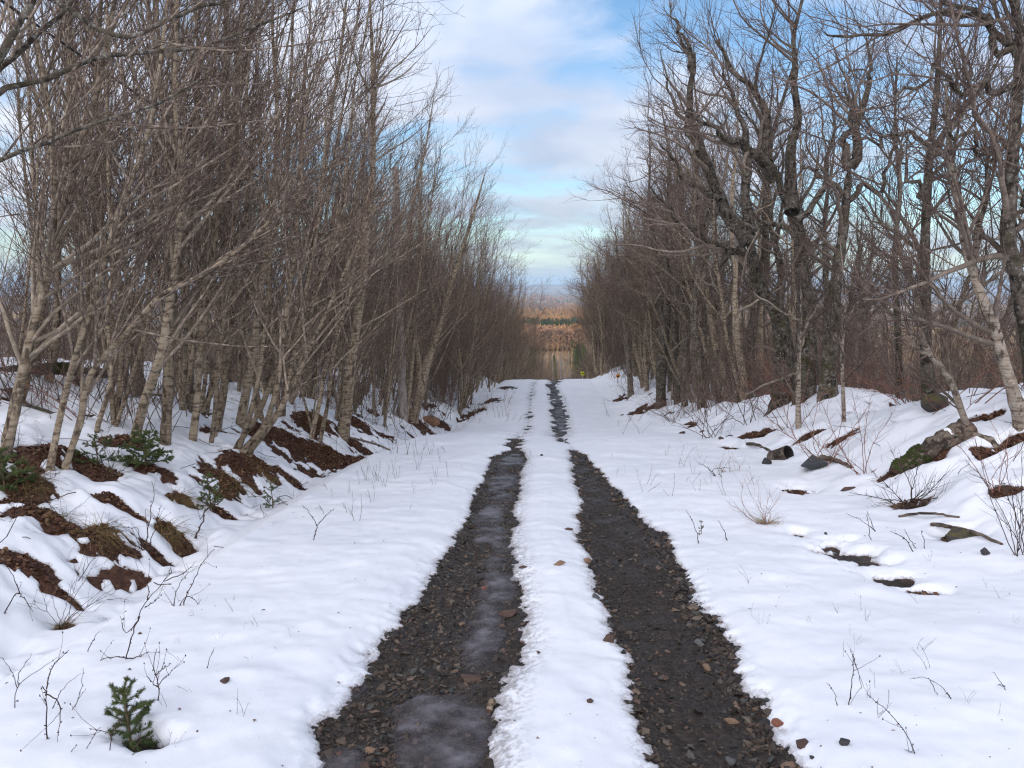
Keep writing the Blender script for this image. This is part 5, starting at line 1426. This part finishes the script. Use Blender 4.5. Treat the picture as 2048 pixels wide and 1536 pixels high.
# ------------------------------------------------------------------ utility poles, cable, signs
M['pole'] = bark_mat('weathered_pole', (0.33, 0.29, 0.25), (0.26, 0.22, 0.19), (0.15, 0.12, 0.10), (0.36, 0.33, 0.30), band=2.0, lichen=.3)
M['cable'] = flat_mat('black_cable', (0.02, 0.02, 0.022), .6)
M['steel'] = flat_mat('galvanised_steel', (0.35, 0.36, 0.37), .45, .7)
def pole(px0, px1, ytop, yy, r0, r1, label, cable=False):
    B_ = at(px0, 800, yy); z = float(soil_h(np.array([B_[0]]), np.array([yy]))[0]); Tp = at(px1, ytop, yy)
    b = np.array([B_[0], yy, z]); root = link('utility_pole', None, loc=b); tag(root, label, 'utility pole', 'wooden utility poles')
    t = np.linspace(0, 1, 12)[:, None]; P = (Tp - b) * t - [0, 0, .3] * (1 - t)
    g = Geo(); g.tube(P[None], np.interp(t[:, 0], [0, 1], [r0, r1])[None], 14)
    g.tube((P[-1] + np.array([[0, 0, -.01], [0, 0, .02], [0, 0, .035]]))[None], np.array([[r1, r1 * .8, .003]]), 14)
    link('shaft', g.mesh('shaft', M['pole']), root)
    for f, w_ in ((.93, .09), (.68, .07)):
        q = (Tp - b) * f; g = Geo(); rr = r0 + (r1 - r0) * f
        g.tube(np.array([[q + [-rr * .4, -rr - .03, 0], q + [-rr * .4, -rr - .1, .0], q + [-rr * .4, -rr - .1, .12], q + [-rr * .4, -rr - .1, .17]]]), np.array([[.018, .018, .04, .01]]), 8)
        link('insulator', g.mesh('insulator', M['steel']), root)
    return b, Tp, root
b, Tp, pr = pole(806, 791, 335, 25.0, .155, .11, 'weathered wooden utility pole among the left alders')
q = b + (Tp - b) * .62 + np.array([0, -.2, 0])
e = np.array([q[0] - .3, -24.0, CZ + 7.2]); t = np.linspace(0, 1, 60)[:, None]
P = q + (e - q) * t - np.array([0, 0, 1.0]) * (4 * t * (1 - t)) * .55
cab = link('overhead_cable', None, loc=q); tag(cab, 'black overhead cable running down from top left to the utility pole', 'cable')
g = Geo(); g.tube((P - q)[None], np.full((1, 60), .013), 6); link('wire', g.mesh('wire', M['cable']), cab)
pole(1106, 1105, 706, 130.0, .15, .12, 'left of two sunlit poles seen past the crest')
pole(1122, 1122, 712, 122.0, .15, .12, 'right of two sunlit poles seen past the crest')

M['yellow'] = flat_mat('yellow_sign_paint', (0.62, 0.60, 0.03), .4, noise=.08)
M['orange'] = flat_mat('orange_sign_paint', (0.70, 0.24, 0.01), .4, noise=.08)
M['black'] = flat_mat('black_paint', (0.012, 0.012, 0.012), .5)
def box(g, c, s):
    c = np.array(c, float); s = np.array(s, float) / 2
    V = np.array([[x, y, z] for x in (-1, 1) for y in (-1, 1) for z in (-1, 1)]) * s + c
    g.raw(V, [(0, 1, 3, 2), (4, 6, 7, 5), (0, 4, 5, 1), (2, 3, 7, 6), (0, 2, 6, 4), (1, 5, 7, 3)])
def prism(g, poly, y0, y1):
    n = len(poly); V = np.array([[x, y0, z] for x, z in poly] + [[x, y1, z] for x, z in poly]); b = g.n
    g.v.append(V); g.r.append(np.full(len(V), .01)); c0 = np.mean(poly, 0)
    g.q.append(np.array([(i, (i + 1) % n, n + (i + 1) % n, n + i) for i in range(n)]) + b); g.n += len(V)
    g.raw(np.array([[c0[0], y0, c0[1]], [c0[0], y1, c0[1]]]))
    g.t.append(np.array([(i, g.n - 2 - b, (i + 1) % n) for i in range(n)] + [(n + i, n + (i + 1) % n, g.n - 1 - b) for i in range(n)]) + b)
def sign(px, py, yy, wid, diamond, mat, mark, label):
    c = at(px, py, yy); z = float(soil_h(c[0:1], c[1:2])[0]) + .04; b = np.array([c[0], yy, z])
    root = link('trail_sign', None, loc=b); tag(root, label, 'sign')
    hc = c[2] - z; w2 = wid / 2
    g = Geo(); box(g, (0, .025, (hc + w2 * .6) / 2 - .15), (.045, .03, hc + w2 * .6 + .3)); link('post', g.mesh('post', M['steel'], False), root)
    poly = [(0, hc - w2 * 1.41), (w2 * 1.41, hc), (0, hc + w2 * 1.41), (-w2 * 1.41, hc)] if diamond else [(-w2, hc - w2), (w2, hc - w2), (w2, hc + w2), (-w2, hc + w2)]
    g = Geo(); prism(g, poly, -.004, .006); pl = link('plate', g.mesh('plate', M[mat], False), root)
    g = Geo(); prism(g, [(x * w2, hc + y * w2) for x, y in mark], -.009, -.006); link('symbol', g.mesh('symbol', M['black'], False), pl)
sign(1165, 747, 57.5, .30, False, 'yellow', [(-.62, 0), (-.1, .42), (-.1, .2), (.6, .2), (.6, -.2), (-.1, -.2), (-.1, -.42)], 'small square yellow trail sign with a black arrow at the crest')
sign(1236, 752, 40.0, .20, True, 'orange', [(-.5, -.55), (.5, -.55), (.5, 0), (.25, 0), (0, .6), (-.25, 0), (-.5, 0)], 'orange diamond trail sign with a black symbol by the right trees')

# ------------------------------------------------------------------ the valley past the crest
rng = np.random.default_rng(77)
for i in range(110):
    y = 190 + 420 * rng.random() ** 1.5; x = rng.uniform(-.05, .09) * y + 2
    kd, j = [('A', 0), ('A', 2), ('A', 7), ('M', 0), ('M', 4)][int(rng.integers(5))]
    place('valley_tree', 'alder', kd, j, x, y, 'sunlit bare tree on the slope below the crest', 'tree', 'sunlit trees below the crest', rng.uniform(0, 6.28), rng.uniform(.8, 1.25))
M['conifer'] = rock_mat('conifer_green', [(0, (0.03, 0.055, 0.022)), (1, (0.06, 0.085, 0.03))], rough=.8, scale=1.0)
def conifer_geo(seed, h=11, R=2.3, n=2600):
    r = np.random.default_rng(seed); f = r.random(n) ** .8; z = h * (.08 + .92 * f); tier = 1 - .28 * ((z * 1.25) % 1.0)
    a = r.uniform(0, 6.283, n); rr = R * (1 - f) ** .85 * tier * r.uniform(.35, 1.05, n) + .05
    P = np.stack([np.cos(a) * rr, np.sin(a) * rr, z - .35 * rr], -1)
    d = np.stack([np.cos(a), np.sin(a), -.35 + 0 * a], -1) * .42; s_ = np.stack([-np.sin(a), np.cos(a), 0 * a], -1) * .16
    V = np.stack([P - s_, P + s_, P + d + r.normal(0, .06, (n, 3))], 1).reshape(-1, 3)
    g = Geo(); g.raw(V, t=np.arange(3 * n).reshape(-1, 3)); return g
cg = conifer_geo(1).mesh('crown', M['conifer'], False)
tg = Geo(); tg.tube(np.array([[[0, 0, -.3], [0, 0, 5], [0, 0, 10.5]]]), np.array([[.16, .1, .03]]), 7); tm = tg.mesh('trunk', M['spruce_bark'])
crow = None
def conifer(x, y, label, group, sc_):
    global crow
    z = float(soil_h(np.array([x]), np.array([y]))[0])
    if crow is None:
        crow = link('spruce_tree', None, loc=(x, y, z)); link('trunk', tm, crow); link('crown', cg, crow); crow.scale = (sc_,) * 3; tag(crow, label, 'spruce', group)
    else:
        copy_thing(crow, (x, y, z), rng.uniform(0, 6.28), sc_, (0, 0), label, group)
for i in range(26):
    y = 110 + 500 * rng.random() ** 1.2; x = rng.uniform(-.05, .09) * y + rng.choice([-6, 9])
    conifer(x, y, 'dark green spruce among the trees below the crest', 'spruces below the crest', rng.uniform(.5, 1.1))
# far woods as one mass
def puff(seed, mat, n=420, h=11, R=4.2):
    r = np.random.default_rng(seed); v = nrm(r.normal(0, 1, (n, 3))) * r.random((n, 1)) ** .4 * [R, R, h * .42] + [0, 0, h * .6]
    d = r.normal(0, .55, (n, 2, 3)); d[:, :, 2] += .5
    V = np.stack([v, v + d[:, 0], v + d[:, 1]], 1).reshape(-1, 3); g = Geo(); g.raw(V, t=np.arange(3 * n).reshape(-1, 3)); return g.mesh('puff', mat, False)
M['gold'] = rock_mat('bare_golden_wood', [(0, (0.16, 0.095, 0.05)), (.5, (0.26, 0.16, 0.075)), (1, (0.20, 0.13, 0.085))], rough=1, scale=.3)
M['mauve'] = rock_mat('bare_mauve_wood', [(0, (0.10, 0.07, 0.06)), (1, (0.17, 0.11, 0.08))], rough=1, scale=.3)
n = 9000
yy = np.exp(rng.uniform(math.log(420), math.log(6500), n)); xx = rng.uniform(-.16, .18, n) * yy
zone = vnoise(xx * .004, yy * .0025, 5) + .25 * rng.random(n)
pk = np.where(zone > .78, 2, np.where(zone > .45, 0, 1)) + 0
pk = np.where((yy > 700) & (yy < 1800) & (rng.random(n) < .22), 2, pk)
keep = vnoise(xx * .006, yy * .003, 9) > .22
xx, yy, pk = xx[keep], yy[keep], pk[keep]; n = len(xx)
sc3 = rng.uniform(.7, 1.3, n) * np.interp(yy, [400, 3000, 6500], [.9, 1.2, 1.6])
scatter('valley_woods', np.stack([xx, yy, soil_h(xx, yy) - .3], -1), np.stack([np.zeros(n), np.zeros(n), rng.uniform(0, 6.28, n)], -1), np.repeat(sc3[:, None], 3, 1), pk,
        [puff(1, M['gold']), puff(2, M['mauve']), cg], 'sunlit golden and green woods spreading over the far valley')
# small white house in the valley
hy = 1100.0; c = at(1072, 637, hy); z = float(soil_h(c[0:1], c[1:2])[0]); root = link('white_house', None, loc=(c[0], hy, z)); tag(root, 'tiny white house among the valley spruces', 'house')
M['white'] = flat_mat('white_paint', (0.8, 0.8, 0.8), .6, noise=.04); M['roof'] = flat_mat('grey_roof', (0.3, 0.3, 0.32), .6)
top = c[2] - z
g = Geo(); box(g, (0, 0, top / 2), (7, 6, top)); link('wall', g.mesh('wall', M['white'], False), root)
g = Geo(); prism(g, [(-4, top), (4, top), (0, top + 3)], -3.4, 3.4); link('roof', g.mesh('roof', M['roof'], False), root)

# ------------------------------------------------------------------ air
HAZE = True
if HAZE:
    lo = np.array([-16000., -620., -160.]); hi = np.array([16000., 19500., 130.])
    g = Geo(); box(g, (lo + hi) / 2, hi - lo)
    m = bpy.data.materials.new('haze_air'); m.use_nodes = True; t = m.node_tree; t.nodes.clear()
    o_ = t.nodes.new('ShaderNodeOutputMaterial'); pv = t.nodes.new('ShaderNodeVolumePrincipled')
    pv.inputs['Color'].default_value = (0.42, 0.66, 1.0, 1); pv.inputs['Density'].default_value = 0.00008; pv.inputs['Anisotropy'].default_value = 0.0
    t.links.new(pv.outputs[0], o_.inputs['Volume'])
    tag(link('haze', g.mesh('haze', m, False)), 'thin bluish air over the valley', kind='stuff')
